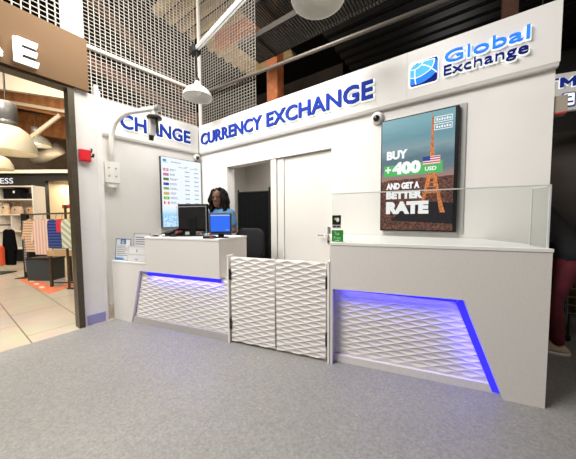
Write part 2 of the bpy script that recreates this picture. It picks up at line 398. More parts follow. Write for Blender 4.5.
# ================================================================== FASCIAS WITH SIGNS
f1 = thing('sign_fascia', 'long white sign board over the doorway reading CURRENCY EXCHANGE', 'sign', FM, (-1.7, -.03, 2.355))
MB(FM).box(-3.884, .560, -.06, -.002, 2.375, 2.83).prism([(-.058, 2.375), (-.002, 2.375), (-.002, 2.350), (-.045, 2.350)], -3.884, .556, 'x').build('board', WALL, f1)
letters(FM, 'CURRENCY', -3.785, -2.385, 2.478, .19, -.074, BLUESIGN, f1, .022)
letters(FM, 'EXCHANGE', -2.300, -.830, 2.478, .19, -.074, BLUESIGN, f1, .022)
MB(FM).box(-.505, -.5035, -.0612, -.0595, 2.376, 2.829).build('seam', GREYP, f1)
letters(FM, 'Global', -.186, .380, 2.603, .098, -.074, LOGOB, f1, .0)
letters(FM, 'Exchange', -.190, .376, 2.496, .082, -.074, NAVY, f1, -.004)
# globe emblem
def rrect(x0, x1, z0, z1, r, n=5):
    P = []
    for cx, cz, a in ((x1 - r, z0 + r, -PI / 2), (x1 - r, z1 - r, 0), (x0 + r, z1 - r, PI / 2), (x0 + r, z0 + r, PI)):
        P += [(cx + r * math.cos(a + PI / 2 * k / n), cz + r * math.sin(a + PI / 2 * k / n)) for k in range(n + 1)]
    return P
gx0, gx1, gz0, gz1 = -.472, -.243, 2.482, 2.697; gcx, gcz = (gx0 + gx1) / 2, (gz0 + gz1) / 2
em = MB(FM).prism(rrect(gx0 - .012, gx1 + .012, gz0 - .012, gz1 + .012, .03), -.068, -.0605, 'y').build('emblem_halo', HALO, f1)
MB(FM).prism(rrect(gx0, gx1, gz0, gz1, .02), -.080, -.068, 'y').build('emblem_plate', NAVY, f1)
def uv(u, v): return (gx0 + u * (gx1 - gx0), gz0 + v * (gz1 - gz0))
CURVE_C = [(-.0, .37), (.12, .32), (.24, .305), (.37, .32), (.50, .36), (.64, .42), (.76, .50), (.83, .59), (.87, .69), (.89, .80), (.89, .90)]
MB(FM).prism([uv(*p) for p in [(0, .06), (.15, .03), (.35, .03), (.55, .07), (.75, .16), (.9, .28), (1, .38), (1, .70), (.95, .92), (.88, .94), (.6, .97), (.35, .95), (.12, .85), (0, .72)]], -.084, -.080, 'y').build('emblem_globe', LOGOB, f1)
MB(FM).prism([uv(*p) for p in CURVE_C + [(.67, .965), (.35, .95), (.12, .85), (0, .72)]], -.087, -.084, 'y').build('emblem_light', LOGOL, f1)
MB(FM).prism([uv(*p) for p in [(0, .76), (.10, .87), (.30, .985), (.42, 1.0), (.02, 1.0), (0, .98)]], -.087, -.080, 'y').build('emblem_corner', HALO, f1)
EL = mat('line_white', (.9, .93, .95), .5, emit=(.9, .95, 1), es=.6)
for crv in (CURVE_C, [(.02, .70), (.16, .69), (.28, .71), (.41, .79), (.46, .86), (.49, .95)], [(.44, .80), (.55, .76), (.65, .69), (.75, .60), (.83, .50), (.92, .40), (.99, .30)],
            [(.19, .68), (.185, .50), (.19, .31), (.21, .14), (.24, .03)], [(.30, .93), (.46, .94), (.67, .93), (.90, .91)]):
    MB(FM).tube([(uv(*p)[0], -.088, uv(*p)[1]) for p in crv], .0042, 6).build('emblem_line', EL, f1)

f2 = thing('sign_fascia', 'white sign board on the left wall reading CHANGE, behind the camera arm', 'sign', FL, (-.75, -.03, 2.355))
MB(FL).box(-1.475, -.062, -.06, -.002, 2.375, 2.83).prism([(-.058, 2.375), (-.002, 2.375), (-.002, 2.350), (-.045, 2.350)], -1.470, -.062, 'x').build('board', WALL, f2)
letters(FL, 'CHANGE', -1.262, -.225, 2.49, .20, -.074, BLUESIGN, f2, .022)

# header of the neighbouring shop
h = thing('shop_header', 'brown bronze shop header board with white lit letters at top left', 'sign', I4, (-3.40, -.5, 2.6))
MB().box(-3.449, -3.40, -2.4, 1.052, 2.602, 3.145).build('board', GOLD, h)
FH = frame((-3.40, 0, 0), (0, 1, 0), (-1, 0, 0))
LETW = mat('letter_white', (.9, .9, .9), .4, emit=(1, 1, 1), es=1.1); LETSHADE = mat('letter_shade_dark', (.05, .03, .02), .4, .3)
for ch, x0, x1 in (('R', .285, .425), ('E', .492, .650)):
    me = text_mesh(ch, .5, .012); a, c_, d_, e_ = bounds(me)
    S = Matrix.Translation((x0, -.03, 2.648)) @ Matrix.Diagonal(((x1 - x0) / (c_ - a), .05, .205 / (e_ - d_), 1)) @ TXT @ Matrix.Translation((-a, -d_, 0))
    MB(FH).box(x0 + .010, x1 - .012, -.012, -.001, 2.655, 2.848).build('letter_shade_plate', LETSHADE, h)  # dark plate that paints the shade inside the letter openings
    L = MB(FH).mesh(me, S).build('letter', LETW, h)
    me = text_mesh(ch, .5, -.012); 
    S = Matrix.Translation((x0 + .013, -.058, 2.660)) @ Matrix.Diagonal(((x1 - x0) / (c_ - a), .010, .205 / (e_ - d_), 1)) @ TXT @ Matrix.Translation((-a, -d_, 0))
    MB(FH).mesh(me, S).build('letter_face', mat('letter_face', (.85, .85, .85), .4, emit=(1, 1, 1), es=1.0), L)

# ================================================================== DOORS
DOORW = mat('door_white', (.74, .71, .66), .5, var=.02, scale=3)
d = MB(FM).box(-2.090, -1.352, .045, .085, .005, 2.045).build('door_1', DOORW); tag(d, kind='structure')
DF = MB(FM).box(-2.316, -2.215, .012, .13, 0, 2.05).box(-2.205, -2.095, .03, .13, 0, 2.05).box(-2.215, -2.205, .05, .13, 0, 2.05)
tag(DF.build('door_frame', DOORW), kind='structure')
hd = thing('door_handle', 'steel lever handle with lock plate on the white door', 'door handle', FM, (-1.40, .044, .9))
MB(FM).box(-1.418, -1.378, .034, .0445, .875, 1.095, bev=.004).build('lock_plate', CHROME, hd)
MB(FM).tube([(-1.40, .036, .985), (-1.40, -.01, .985), (-1.425, -.016, .985), (-1.525, -.016, .982)], .009, 10).build('lever', CHROME, hd, True)
MB(FM).tube([(-1.40, .038, .905), (-1.40, .02, .905)], .012, 12).build('keyhole', BLACK, hd)
# black screen in the doorway
sc = thing('folding_screen', 'black fabric standing screen in the open doorway behind the office chair', 'screen', FM, (-2.75, .06, 0))
for x in (-3.065, -2.400):
    MB(FM).lathe([(.016, 0), (.016, 1.66), (.010, 1.675)], (x, .085, 0), 12).build('post', BLACK, sc)
    MB(FM).box(x - .02, x + .02, -.0 + .03, .20, 0, .03).build('foot', BLACK, sc)
def cloth(u, v):
    x = -3.055 + u * .645; z = .12 + v * 1.50
    return (x, .085 + .012 * math.sin(u * 34) * (1.1 - v), z)
b = MB(FM).quadgrid(cloth, 60, 12); b.build('fabric', BLACKF, sc, True)
MB(FM).tube([(-3.065, .085, 1.63), (-2.40, .085, 1.61)], .011, 8).build('rail', BLACK, sc)

# ================================================================== SCREENS
FT = FM @ Matrix.Translation((0, 0, 1.2)) @ Matrix.Diagonal((.979, .6, .979, 1)) @ Matrix.Translation((0, 0, -1.2))    # poster drawn at 0.979 of its layout size
tv = thing('promo_screen', 'portrait promo screen on the main wall showing a tower and BUY +400 USD', 'screen', FM, (-.42, -.05, 1.06))
MB(FT).box(-.745, -.008, -.022, -.001, 1.045, 2.262, bev=.004).build('backplate', mat('backplate_grey', (.50, .49, .47), .35, .2), tv)
MB(FT).box(-.762, -.062, -.095, -.024, 1.060, 2.240, bev=.004).build('housing', BLACK, tv)
SX0, SX1, SZ0, SZ1 = -.752, -.093, 1.075, 2.228
def poster_mat():
    m = mat('promo_sky', (0, 0, 0), .25, spec=.3); nt = m.node_tree; b = nt.nodes['Principled BSDF']
    tc = nt.nodes.new('ShaderNodeTexCoord'); sep = nt.nodes.new('ShaderNodeSeparateXYZ'); nt.links.new(tc.outputs['Generated'], sep.inputs[0])
    n = nt.nodes.new('ShaderNodeTexNoise'); n.inputs['Scale'].default_value = 5; n.inputs['Detail'].default_value = 5
    mp = nt.nodes.new('ShaderNodeMapping'); mp.inputs['Scale'].default_value = (1, 1, 5); nt.links.new(tc.outputs['Generated'], mp.inputs[0]); nt.links.new(mp.outputs[0], n.inputs['Vector'])
    ad = nt.nodes.new('ShaderNodeMath'); ad.operation = 'MULTIPLY_ADD'; ad.inputs[1].default_value = .10; nt.links.new(n.outputs['Fac'], ad.inputs[0]); nt.links.new(sep.outputs['Z'], ad.inputs[2])
    r = nt.nodes.new('ShaderNodeValToRGB'); cr = r.color_ramp
    cr.elements[0].position = .12; cr.elements[0].color = (.10, .05, .03, 1)
    for p, c in ((.40, (.20, .09, .06)), (.50, (.40, .22, .17)), (.545, (.30, .24, .23)), (.58, (.16, .21, .24)), (.68, (.12, .20, .24)), (.78, (.25, .36, .39)), (.87, (.16, .32, .37))):
        e = cr.elements.new(p); e.color = (*c, 1)
    cr.elements[-1].position = 1.0; cr.elements[-1].color = (.22, .42, .47, 1)
    nt.links.new(ad.outputs[0], r.inputs['Fac']); nt.links.new(r.outputs['Color'], b.inputs['Emission Color']); b.inputs['Emission Strength'].default_value = 1.0
    return m
MB(FT).box(SX0, SX1, -.0972, -.0950, SZ0, SZ1).build('display', poster_mat(), tv)
def city_mat():
    m = mat('promo_city', (0, 0, 0), .25, spec=.3); nt = m.node_tree; b = nt.nodes['Principled BSDF']
    tc = nt.nodes.new('ShaderNodeTexCoord'); v = nt.nodes.new('ShaderNodeTexNoise'); v.inputs['Scale'].default_value = 65; v.inputs['Detail'].default_value = 6; v.inputs['Roughness'].default_value = .75
    nt.links.new(tc.outputs['Object'], v.inputs['Vector'])
    r = nt.nodes.new('ShaderNodeValToRGB'); cr = r.color_ramp; cr.elements[0].position = .36; cr.elements[0].color = (.03, .025, .03, 1); cr.elements[1].position = .74; cr.elements[1].color = (.85, .50, .20, 1)
    e = cr.elements.new(.52); e.color = (.16, .085, .07, 1); e = cr.elements.new(.62); e.color = (.40, .13, .06, 1)
    nt.links.new(v.outputs['Fac'], r.inputs['Fac']); nt.links.new(r.outputs['Color'], b.inputs['Emission Color']); b.inputs['Emission Strength'].default_value = .85
    return m
pts = [(SX0, SZ0), (SX1, SZ0), (SX1, 1.60)] + [(SX1 + (SX0 - SX1) * k / 12, 1.60 + .005 * math.sin(k * 2.7)) for k in range(1, 12)] + [(SX0, 1.58)]
MB(FT).prism(pts, -.0982, -.0972, 'y').build('city_picture', city_mat(), tv)
MB(FT).prism([(SX0 + .10, 1.17), (SX1, 1.14), (SX1, 1.34), (SX1 - .22, 1.36), (SX0 + .2, 1.27)], -.0984, -.0981, 'y').build('dark_trees', emis('trees_dark', (.025, .022, .025), 1), tv)
# lattice tower
tw = MB(FT); tcx = -.275
def half(z): t_ = (z - 1.25) / (2.17 - 1.25); return .009 + .112 * (1 - t_) ** 2.5
zz = [1.25 + (2.17 - 1.25) * k / 22 for k in range(23)]
for sgn in (-1, 1):
    for k in range(22):
        a, c = half(zz[k]), half(zz[k + 1]); g_ = .62 if zz[k] < 1.46 else (.30 if zz[k] < 1.62 else 0); ia, ic = max(.0005, a * g_), max(.0005, c * g_)
        tw.prism([(tcx + sgn * ia, zz[k]), (tcx + sgn * a, zz[k]), (tcx + sgn * c, zz[k + 1]), (tcx + sgn * ic, zz[k + 1])], -.0990, -.0984, 'y')
for z, h_ in ((1.44, .018), (1.60, .014), (2.06, .012)):
    w = half(z) + .008; tw.box(tcx - w, tcx + w, -.0991, -.0984, z, z + h_)
for k in range(5, 22): tw.box(tcx - half(zz[k]), tcx + half(zz[k]), -.0988, -.0984, zz[k], zz[k] + .010)
tw.box(tcx - .003, tcx + .003, -.0990, -.0984, 2.15, 2.215)
tm = mat('tower_orange', (.36, .125, .045), .6, var=.75, scale=90, emit=(.8, .3, .1), es=.62, spec=.1)
tw.build('tower_picture', tm, tv)
TW = emis('text_white', (1, 1, 1), 1.0)
MB(FT).box(-.725, -.185, -.0998, -.0985, 1.640, 1.752).build('green_band', emis('band_green', (.09, .50, .13), 1), tv)
flat_text(FT, 'BUY', -.700, -.495, 1.815, .090, -.1002, TW, tv, 'lettering', .055)
flat_text(FT, '+', -.712, -.655, 1.660, .095, -.1004, TW, tv, 'lettering', .03)
flat_text(FT, '400', -.640, -.372, 1.655, .125, -.1006, TW, tv, 'lettering', .07)
flat_text(FT, 'USD', -.335, -.235, 1.665, .038, -.1006, TW, tv, 'lettering', .03)
flat_text(FT, 'AND GET A', -.700, -.380, 1.500, .068, -.1006, TW, tv, 'lettering', .06)
flat_text(FT, 'BETTER', -.700, -.350, 1.398, .080, -.1006, TW, tv, 'lettering', .07)
flat_text(FT, 'RATE', -.700, -.295, 1.240, .130, -.1006, TW, tv, 'lettering', .075)
fl = MB(FT)
for k in range(7): fl.box(-.355, -.205, -.1012, -.1006, 1.722 + k * .0115, 1.722 + k * .0115 + .0116)
def flagm():
    m = mat('flag_stripes', (0, 0, 0), .4, spec=.2); nt = m.node_tree; b = nt.nodes['Principled BSDF']
    tc = nt.nodes.new('ShaderNodeTexCoord'); w = nt.nodes.new('ShaderNodeTexWave'); w.bands_direction = 'Z'; w.inputs['Scale'].default_value = 14; w.inputs['Distortion'].default_value = .0
    r = nt.nodes.new('ShaderNodeValToRGB'); r.color_ramp.interpolation = 'CONSTANT'; r.color_ramp.elements[1].position = .5
    r.color_ramp.elements[0].color = (.62, .05, .06, 1); r.color_ramp.elements[1].color = (.85, .82, .82, 1)
    nt.links.new(tc.outputs['Object'], w.inputs['Vector']); nt.links.new(w.outputs['Fac'], r.inputs['Fac']); nt.links.new(r.outputs['Color'], b.inputs['Emission Color']); b.inputs['Emission Strength'].default_value = 1
    return m
fl.build('flag_picture', flagm(), tv)
MB(FT).box(-.355, -.290, -.1016, -.1012, 1.760, 1.803).build('flag_canton', emis('canton_blue', (.03, .06, .28), 1), tv)
bx = MB(FT)
for z in (2.115, 2.045):
    x0, x1, z0, z1 = -.262, -.115, z, z + .055
    bx.box(x0, x1, -.1000, -.0992, z0, z0 + .006).box(x0, x1, -.1000, -.0992, z1 - .006, z1).box(x0, x0 + .005, -.1000, -.0992, z0, z1).box(x1 - .005, x1, -.1000, -.0992, z0, z1)
    for k in range(6): bx.box(x0 + .016 + k * .021, x0 + .030 + k * .021, -.1000, -.0992, z0 + .017, z1 - .016 - .006 * (k % 2))
bx.build('slogan_box', TW, tv)

FR = FL @ Matrix.Translation((0, 0, 1.06)) @ Matrix.Diagonal((.985, 1, .957, 1)) @ Matrix.Translation((0, 0, -1.06))    # layout drawn slightly larger than the screen
rt = thing('rates_screen', 'portrait white exchange rates screen on the left wall with rows of flags', 'screen', FL, (-.37, -.04, 1.06))
MB(FR).box(-.729, -.019, -.055, -.002, 1.060, 2.257, bev=.003).build('housing', BLACK, rt)
def ratem():
    m = mat('rates_bg', (0, 0, 0), .25, spec=.3); nt = m.node_tree; b = nt.nodes['Principled BSDF']
    tc = nt.nodes.new('ShaderNodeTexCoord'); sep = nt.nodes.new('ShaderNodeSeparateXYZ'); nt.links.new(tc.outputs['Generated'], sep.inputs[0])
    r = nt.nodes.new('ShaderNodeValToRGB'); cr = r.color_ramp; cr.elements[0].position = 0; cr.elements[0].color = (.28, .62, .95, 1)
    for p, c in ((.17, (.32, .66, .95)), (.24, (.72, .88, .98)), (.30, (.88, .95, 1.0))):
        e = cr.elements.new(p); e.color = (*c, 1)
    cr.elements[-1].position = 1; cr.elements[-1].color = (.90, .97, 1.0, 1)
    nt.links.new(sep.outputs['Z'], r.inputs['Fac']); nt.links.new(r.outputs['Color'], b.inputs['Emission Color']); b.inputs['Emission Strength'].default_value = 1
    return m
MB(FR).box(-.722, -.026, -.0572, -.0550, 1.068, 2.250).build('display', ratem(), rt)
INK = emis('ink_grey', (.22, .28, .38), 1)
flagc = [((.75, .12, .2), (.85, .85, .9)), ((.7, .2, .25), (.25, .25, .5)), ((.02, .25, .08), (.75, .05, .05)), ((.02, .04, .55), (.3, .1, .35)), ((.1, .45, .12), (.8, .45, .3)), ((.85, .40, .10), (.15, .50, .15)), ((.05, .4, .08), (.75, .75, .05)), ((.8, .05, .05), (.9, .8, .8))]
for k, (c1, c2) in enumerate(flagc):
    z = 2.018 - k * .0795
    w_ = MB(FR).box(-.695, -.605, -.0582, -.0571, z, z + .046).build('flag', emis('flag_a%d' % k, c1, 1), rt)
    q = MB(FR)
    if k == 0: q.box(-.655, -.645, -.0588, -.0581, z, z + .046).box(-.695, -.605, -.0588, -.0581, z + .019, z + .027)
    elif k == 7: q.box(-.672, -.628, -.0588, -.0581, z, z + .046)
    elif k == 6: q.prism([(-.685, z + .023), (-.65, z + .006), (-.615, z + .023), (-.65, z + .040)], -.0588, -.0581, 'y')
    elif k == 3: q.box(-.695, -.652, -.0588, -.0581, z + .023, z + .046)
    else: q.box(-.695, -.605, -.0588, -.0581, z, z + .015)
    q.build('flag_mark', emis('flag_b%d' % k, c2, 1), w_)
for k in range(8):
    tx = MB(FR)
    z = 2.030 - k * .0795
    x = -.585
    for j in range(R.randint(3, 5)):
        w_ = R.uniform(.012, .028); tx.box(x, x + w_, -.0580, -.0571, z + .018, z + .030); x += w_ + .006
    x = -.585
    for j in range(R.randint(4, 7)):
        w_ = R.uniform(.010, .022); tx.box(x, x + w_, -.0580, -.0571, z, z + .009); x += w_ + .005
    tx.build('currency_name', INK, rt)
    for x0 in (-.325, -.155):
        tx = MB(FR)
        for j in range(4): tx.box(x0 + j * .021, x0 + j * .021 + .015, -.0580, -.0571, z + .004, z + .022)
        tx.build('rate_value', INK, rt)
tx = MB(FR)
for x0 in (-.44, -.24): tx.box(x0, x0 + .15, -.0580, -.0571, 2.105, 2.112)
for x0 in (-.33, -.15): tx.box(x0, x0 + .06, -.0580, -.0571, 2.123, 2.130)
for j in range(7): tx.box(-.56 + j * .024, -.56 + j * .024 + .018, -.0580, -.0571, 2.175, 2.190)
tx.build('heading_print', INK, rt)
MB(FR).box(-.695, -.640, -.0582, -.0571, 2.178, 2.215).box(-.695, -.620, -.0582, -.0571, 2.160, 2.168).build('logo_mark', emis('logo_print', (.05, .3, .8), 1), rt)
for r_ in range(10):
    bt = MB(FR)
    x = -.70
    while x < -.10:
        w_ = R.uniform(.008, .034)
        if R.random() < .62: bt.box(x, x + w_, -.0580, -.0571, 1.082 + r_ * .0175 + (.012 if r_ > 4 else 0), 1.094 + r_ * .0175 + (.012 if r_ > 4 else 0))
        x += w_ + .006
    bt.build('footer_line', TW, rt)

# ================================================================== SMALL WALL THINGS
def dome_camera(F, x, z, label, y=0.0):
    c = thing('dome_camera', label, 'camera', F, (x, y, z - .05), 'small dome cameras under the sign boards')
    M = Matrix.Translation((x, y, z)) @ Matrix.Rotation(PI / 2, 4, 'X')
    MB(F).lathe([(.064, 0.001), (.066, .018), (.060, .040), (.040, .056)], (0, 0, 0), 24, M).build('housing', WHITE, c, True)
    MB(F).ball((0, -.014, .054), .036, .036, .030, M).build('lens_dome', mat('smoked', (.02, .02, .022), .12), c, True)
dome_camera(FM, -.800, 2.280, 'white dome camera on the main wall beside the promo screen')
dome_camera(FL, -.075, 2.295, 'white dome camera in the corner beside the rates screen')

al = thing('alarm_box', 'red fire alarm box on the white pillar', 'alarm', I4, (-3.44, 1.0, 1.82))
MB().box(-3.449, -3.400, .945, 1.045, 1.838, 1.965, bev=.006).build('box', RED, al)
MB().box(-3.401, -3.396, .957, 1.033, 1.852, 1.95).build('cover', mat('alarm_cover', (.70, .02, .03), .3), al)
MB().tube([(-3.43, 1.046, 1.93), (-3.42, 1.058, 1.96), (-3.43, 1.062, 1.985), (-3.449, 1.062, 1.99)], .007, 8).tube([(-3.43, 1.047, 1.90), (-3.40, 1.062, 1.90), (-3.40, 1.066, 1.93)], .012, 8).build('key_switch', BLACK, al, True)

# camera arm on the left wall
ar = thing('camera_arm', 'white bent pole arm on a wall box, left of the rates screen, carrying a camera', 'pole arm', FL, (-1.32, -.02, 1.66))
MB(FL).box(-1.475, -1.305, -.14, -.002, 1.70, 1.985, bev=.005).build('wall_box', STEELW, ar)
MB(FL).prism([(-1.455, 1.70), (-1.325, 1.70), (-1.35, 1.645), (-1.43, 1.645)], -.125, -.004, 'y').build('conduit_boot', STEELW, ar)
bl = MB(FL)
for x in (-1.43, -1.35):
    for z in (1.79, 1.90): bl.tube([(x, -.139, z), (x, -.150, z)], .010, 8)
bl.build('bolt', mat('bolt_grey', (.45, .44, .42), .35, .7), ar)
Pa = Vector((-3.99, 1.462, 1.98)); Pe = Vector((-3.19, 1.70, 2.60))
b0 = Pa + Vector((0, 0, .30))
path = [Pa, Pa + Vector((0, 0, .2)), b0, Pa + Vector((.03, .005, .42)), Pa + Vector((.10, .02, .52)), Pa + Vector((.22, .045, .585)), Pa + Vector((.36, .07, .61)), Pe]
MB().tube(path, .030, 14).build('pole', STEELW, ar, True)
MB().tube([Pe + Vector((-.035, -.007, 0)), Pe + Vector((.025, .005, 0))], .036, 14).build('end_clamp', mat('bolt_grey', (.45, .44, .42), .35, .7), ar)
cm = thing('security_camera', 'black and white security camera hanging from the pole arm in front of CHANGE', 'camera', I4, Pe + Vector((-.07, -.01, -.42)))
B = Pe + Vector((-.07, -.014, 0))
MB().tube([B + Vector((0, 0, -.032)), B + Vector((0, 0, -.09))], .028, 12).build('mount', WHITE, cm)
MB().lathe([(.085, -.125), (.090, -.108), (.075, -.090), (.03, -.088)], B, 20).build('ring', DARKM, cm, True)
MB().tube([B + Vector((.035, .01, -.10)), B + Vector((.045, .015, -.30))], .017, 8).build('cable', BLACK, cm)
Mc = Matrix.Translation(B + Vector((-.035, -.01, -.125))) @ Matrix.Rotation(.16, 4, 'Y')
MB(Mc).box(-.036, .036, -.036, .036, -.20, 0.0, bev=.008).build('body', mat('camera_grey', (.55, .54, .51), .4), cm)
MB(Mc).lathe([(.028, -.26), (.030, -.20), (.026, -.195)], (0, 0, 0), 16).build('lens', BLACK, cm)

# ================================================================== COUNTER THINGS
def FCp(x, y, z): return FC @ Vector((x, y, z))
TOP = 1.004
# big black monitor turned to the clerk, its back to us
mo = thing('monitor', 'large black monitor seen from behind on the left counter', 'monitor', FC, (-2.55, .30, TOP))
Mm = FC @ Matrix.Translation((-2.55, .29, 0)) @ Matrix.Rotation(math.radians(26), 4, 'Z')
MB(Mm).box(-.17, .17, .0, .022, 1.055, 1.372, bev=.006).build('display', BLACK, mo)
MB(Mm).box(-.155, .155, -.03, .001, 1.09, 1.35, bev=.012).build('rear_shell', mat('shell_dark', (.014, .012, .012), .45, var=.2, spec=.3), mo)
MB(Mm).box(-.035, .035, -.045, -.028, TOP + .012, 1.22, bev=.004).build('stand_arm', BLACK, mo)
MB(Mm).box(-.12, .12, -.10, .09, TOP, TOP + .014, bev=.004).build('base', BLACK, mo)
ac = thing('acrylic_guard', 'clear upright acrylic guard in front of the large black monitor', 'acrylic panel', FC, (-2.49, .10, TOP))
MB(FC).box(-2.60, -2.20, .085, .090, TOP, 1.330).build('pane', GL, ac)
MB(FC).box(-2.60, -2.20, .0845, .0905, 1.326, 1.333).box(-2.204, -2.198, .0845, .0905, TOP, 1.33).build('edge', EDGE2, ac)
MB(FC).box(-2.215, -2.188, .075, .10, TOP, 1.05, bev=.005).build('clip', mat('clip_blue', (.30, .50, .70), .35), ac)
# customer monitor with blue screen
ms = thing('monitor', 'small customer monitor with bright blue screen on the left counter edge', 'monitor', FC, (-2.06, .13, TOP))
Mb = FC @ Matrix.Translation((-2.06, .13, 0)) @ Matrix.Rotation(math.radians(20), 4, 'Z')
MB(Mb).box(-.114, .114, .0, .030, 1.045, 1.258, bev=.006).build('housing', mat('monitor_grey', (.05, .05, .052), .4), ms)
MB(Mb).box(-.099, .099, -.003, .001, 1.063, 1.244).build('display', emis('blue_screen', (.035, .16, .86), 1.1), ms)
MB(Mb).box(-.099, .099, -.004, -.0028, 1.230, 1.242).build('title_bar', emis('title_pale', (.45, .55, .85), 1), ms)
MB(Mb).box(-.099, .099, -.004, -.0028, 1.063, 1.071).build('task_bar', emis('task_dark', (.02, .03, .10), 1), ms)
MB(Mb).box(.055, .085, -.004, -.0028, 1.085, 1.09).build('print', emis('title_pale', (.45, .55, .85), 1), ms)
MB(Mb).box(-.028, .028, .012, .04, TOP + .01, 1.10, bev=.004).build('neck', BLACK, ms)
MB(Mb).box(-.055, .065, -.03, .075, TOP, TOP + .012, bev=.003).build('base', BLACK, ms)
# keypad at the corner
kp = thing('card_terminal', 'small dark card terminal lying left of the blue screen monitor', 'card terminal', FC, (-2.13, .05, TOP))
Mk = FC @ Matrix.Translation((-2.125, .035, TOP)) @ Matrix.Rotation(math.radians(14), 4, 'Z')
MB(Mk).box(-.055, .055, -.028, .04, 0, .026, bev=.005).build('body', DARKM, kp)
kb = MB(Mk)
for i in range(4):
    for j in range(3): kb.box(-.045 + i * .022, -.03 + i * .022, -.022 + j * .018, -.010 + j * .018, .026, .030)
kb.build('keypad', mat('key_grey', (.4, .4, .42), .5), kp)
MB(Mk).box(.02, .05, -.0285, -.0275, .008, .018).build('stripe', mat('stripe_red', (.5, .05, .06), .5), kp)
# left part of the counter: black phone, tray, pen pot
ph = thing('card_printer', 'small black desk printer on the left counter below the rates screen', 'printer', FC, (-2.79, .16, TOP))
MB(FC).box(-2.845, -2.735, .10, .22, TOP, TOP + .045, bev=.008).build('body', BLACK, ph)
MB(FC).box(-2.83, -2.785, .095, .101, TOP + .012, TOP + .030).build('paper', WHITE, ph)
MB(FC).prism([(.12, TOP + .045), (.21, TOP + .045), (.20, TOP + .065)], -2.83, -2.75, 'x').build('lid', BLACK, ph)
hs = thing('handset', 'black desk telephone with reddish top between printer and large monitor', 'telephone', FC, (-2.67, .17, TOP))
MB(FC).prism([(.10, TOP), (.26, TOP), (.26, TOP + .055), (.12, TOP + .028)], -2.725, -2.645, 'x').build('body', BLACK, hs)
MB(FC).tube([(-2.705, .11, TOP + .045), (-2.705, .14, TOP + .062), (-2.705, .22, TOP + .074), (-2.705, .25, TOP + .066)], .014, 10).build('receiver', BLACK, hs, True)
MB(FC).box(-2.682, -2.652, .15, .24, TOP + .036, TOP + .062, bev=.004).build('red_panel', mat('phone_red', (.35, .08, .06), .5), hs)
pad = thing('pen_tray', 'flat dark mat with a chained pen on the left counter', 'pen', FC, (-2.88, .10, TOP))
MB(FC).box(-2.945, -2.865, .05, .10, TOP, TOP + .006).build('mat', DARKM, pad)
MB(FC).tube([(-2.94, .075, TOP + .012), (-2.875, .085, TOP + .012)], .0045, 8).build('pen', BLACK, pad)

# framed notices on the low ledge
def notice(x0, x1, z0, z1, y, label, frame_m, kind, lean=.10):
    n = thing('notice_holder', label, 'notice', FC, ((x0 + x1) / 2, y, z0))
    Mn = FC @ Matrix.Translation(((x0 + x1) / 2, y, z0)) @ Matrix.Rotation(-lean, 4, 'X')
    w, h_ = (x1 - x0) / 2, z1 - z0
    MB(Mn).box(-w, w, 0, .006, 0, h_).build('sheet', mat('paper', (.66, .65, .64), .7, spec=.1), n)
    t_ = .008
    MB(Mn).box(-w, w, -.003, .0005, 0, t_).box(-w, w, -.003, .0005, h_ - t_, h_).box(-w, -w + t_, -.003, .0005, 0, h_).box(w - t_, w, -.003, .0005, 0, h_).build('border', frame_m, n)
    pr = MB(Mn)
    if kind == 'blue':
        MB(Mn).box(-.045, .045, -.0028, .0005, h_ - .065, h_ - t_).build('logo_mark', frame_m, n)
        flat_text(Mn, 'G', -.02, .018, h_ - .058, .036, -.0034, WHITE, n)
        MB(Mn).box(-w + .012, .02, -.002, .0005, .012, .03).build('footer_band', mat('band_blue', (.06, .25, .55), .5), n)
        for k in range(6): pr.box(-w + .025, w - .03 - .03 * (k % 3), -.0015, .0005, .055 + k * .022, .060 + k * .022)
    elif kind == 'paper':
        for k in range(4): pr.box(-w + .03, w - .03 - .03 * (k % 2), -.0015, .0005, h_ - .055 - k * .028, h_ - .045 - k * .028)
        pr.box(-.035, .035, -.0015, .0005, .018, .024)
    else:
        pr.box(-.008, .004, -.0015, .0005, h_ * .60, h_ * .78).box(-.025, .025, -.0015, .0005, .022, .030).box(-w + .02, w - .02, -.0015, .0005, h_ * .44, h_ * .455)
    pr.build('print', mat('print_grey', (.14, .14, .18), .6), n)
    return n
NB = mat('notice_blue', (.05, .14, .33), .4)
CLR = mat('holder_clear', (.50, .49, .47), .4)
notice(-3.525, -3.265, .716, .972, .030, 'blue bordered notice standing on the low ledge', NB, 'blue')
notice(-3.285, -2.990, .716, .895, .012, 'plain white leaflet holder on the low ledge, in front of the blue bordered notice', CLR, 'holder')
notice(-3.46, -3.17, .716, 1.025, .22, 'white certificate with thin grey border behind the leaflet holder', mat('grey_border', (.26, .26, .30), .5), 'paper', .06)

# ================================================================== OFFICE CHAIR
CHF = mat('chair_fabric', (.012, .012, .013), .8, var=.25, scale=90, bump=.2, spec=.3)
ch = thing('office_chair', 'black swivel office chair behind the gates, in front of the doorway', 'chair', I4, (-2.36, 2.46, 0))
Mh = Matrix.Translation((-2.33, 2.44, 0)) @ Matrix.Rotation(math.radians(28), 4, 'Z')
def rr_ring(w, h, r, n=6):
    return rrect(-w, w, -h, h, r, n)
rings = []
for y, sc_ in ((-.03, .86), (-.022, .97), (0, 1.0), (.022, .97), (.03, .86)):
    rings.append([(x * sc_, y + .03 * (x / .2) ** 2 * -1, .86 + z * sc_) for x, z in rr_ring(.19, .215, .10)])
MB(Mh).loft(rings).build('backrest', CHF, ch, True)
rings = []
for z, sc_ in ((.45, .88), (.46, .98), (.49, 1.0), (.52, .97), (.53, .85)):
    rings.append([(x * sc_, -.24 + y * sc_, z) for x, y in rr_ring(.21, .20, .08)])
MB(Mh).loft(rings).build('seat', CHF, ch, True)
MB(Mh).tube([(0, -.2, .44), (0, .03, .45), (0, .055, .55), (0, .04, .8)], .018, 8).build('back_bar', BLACK, ch, True)
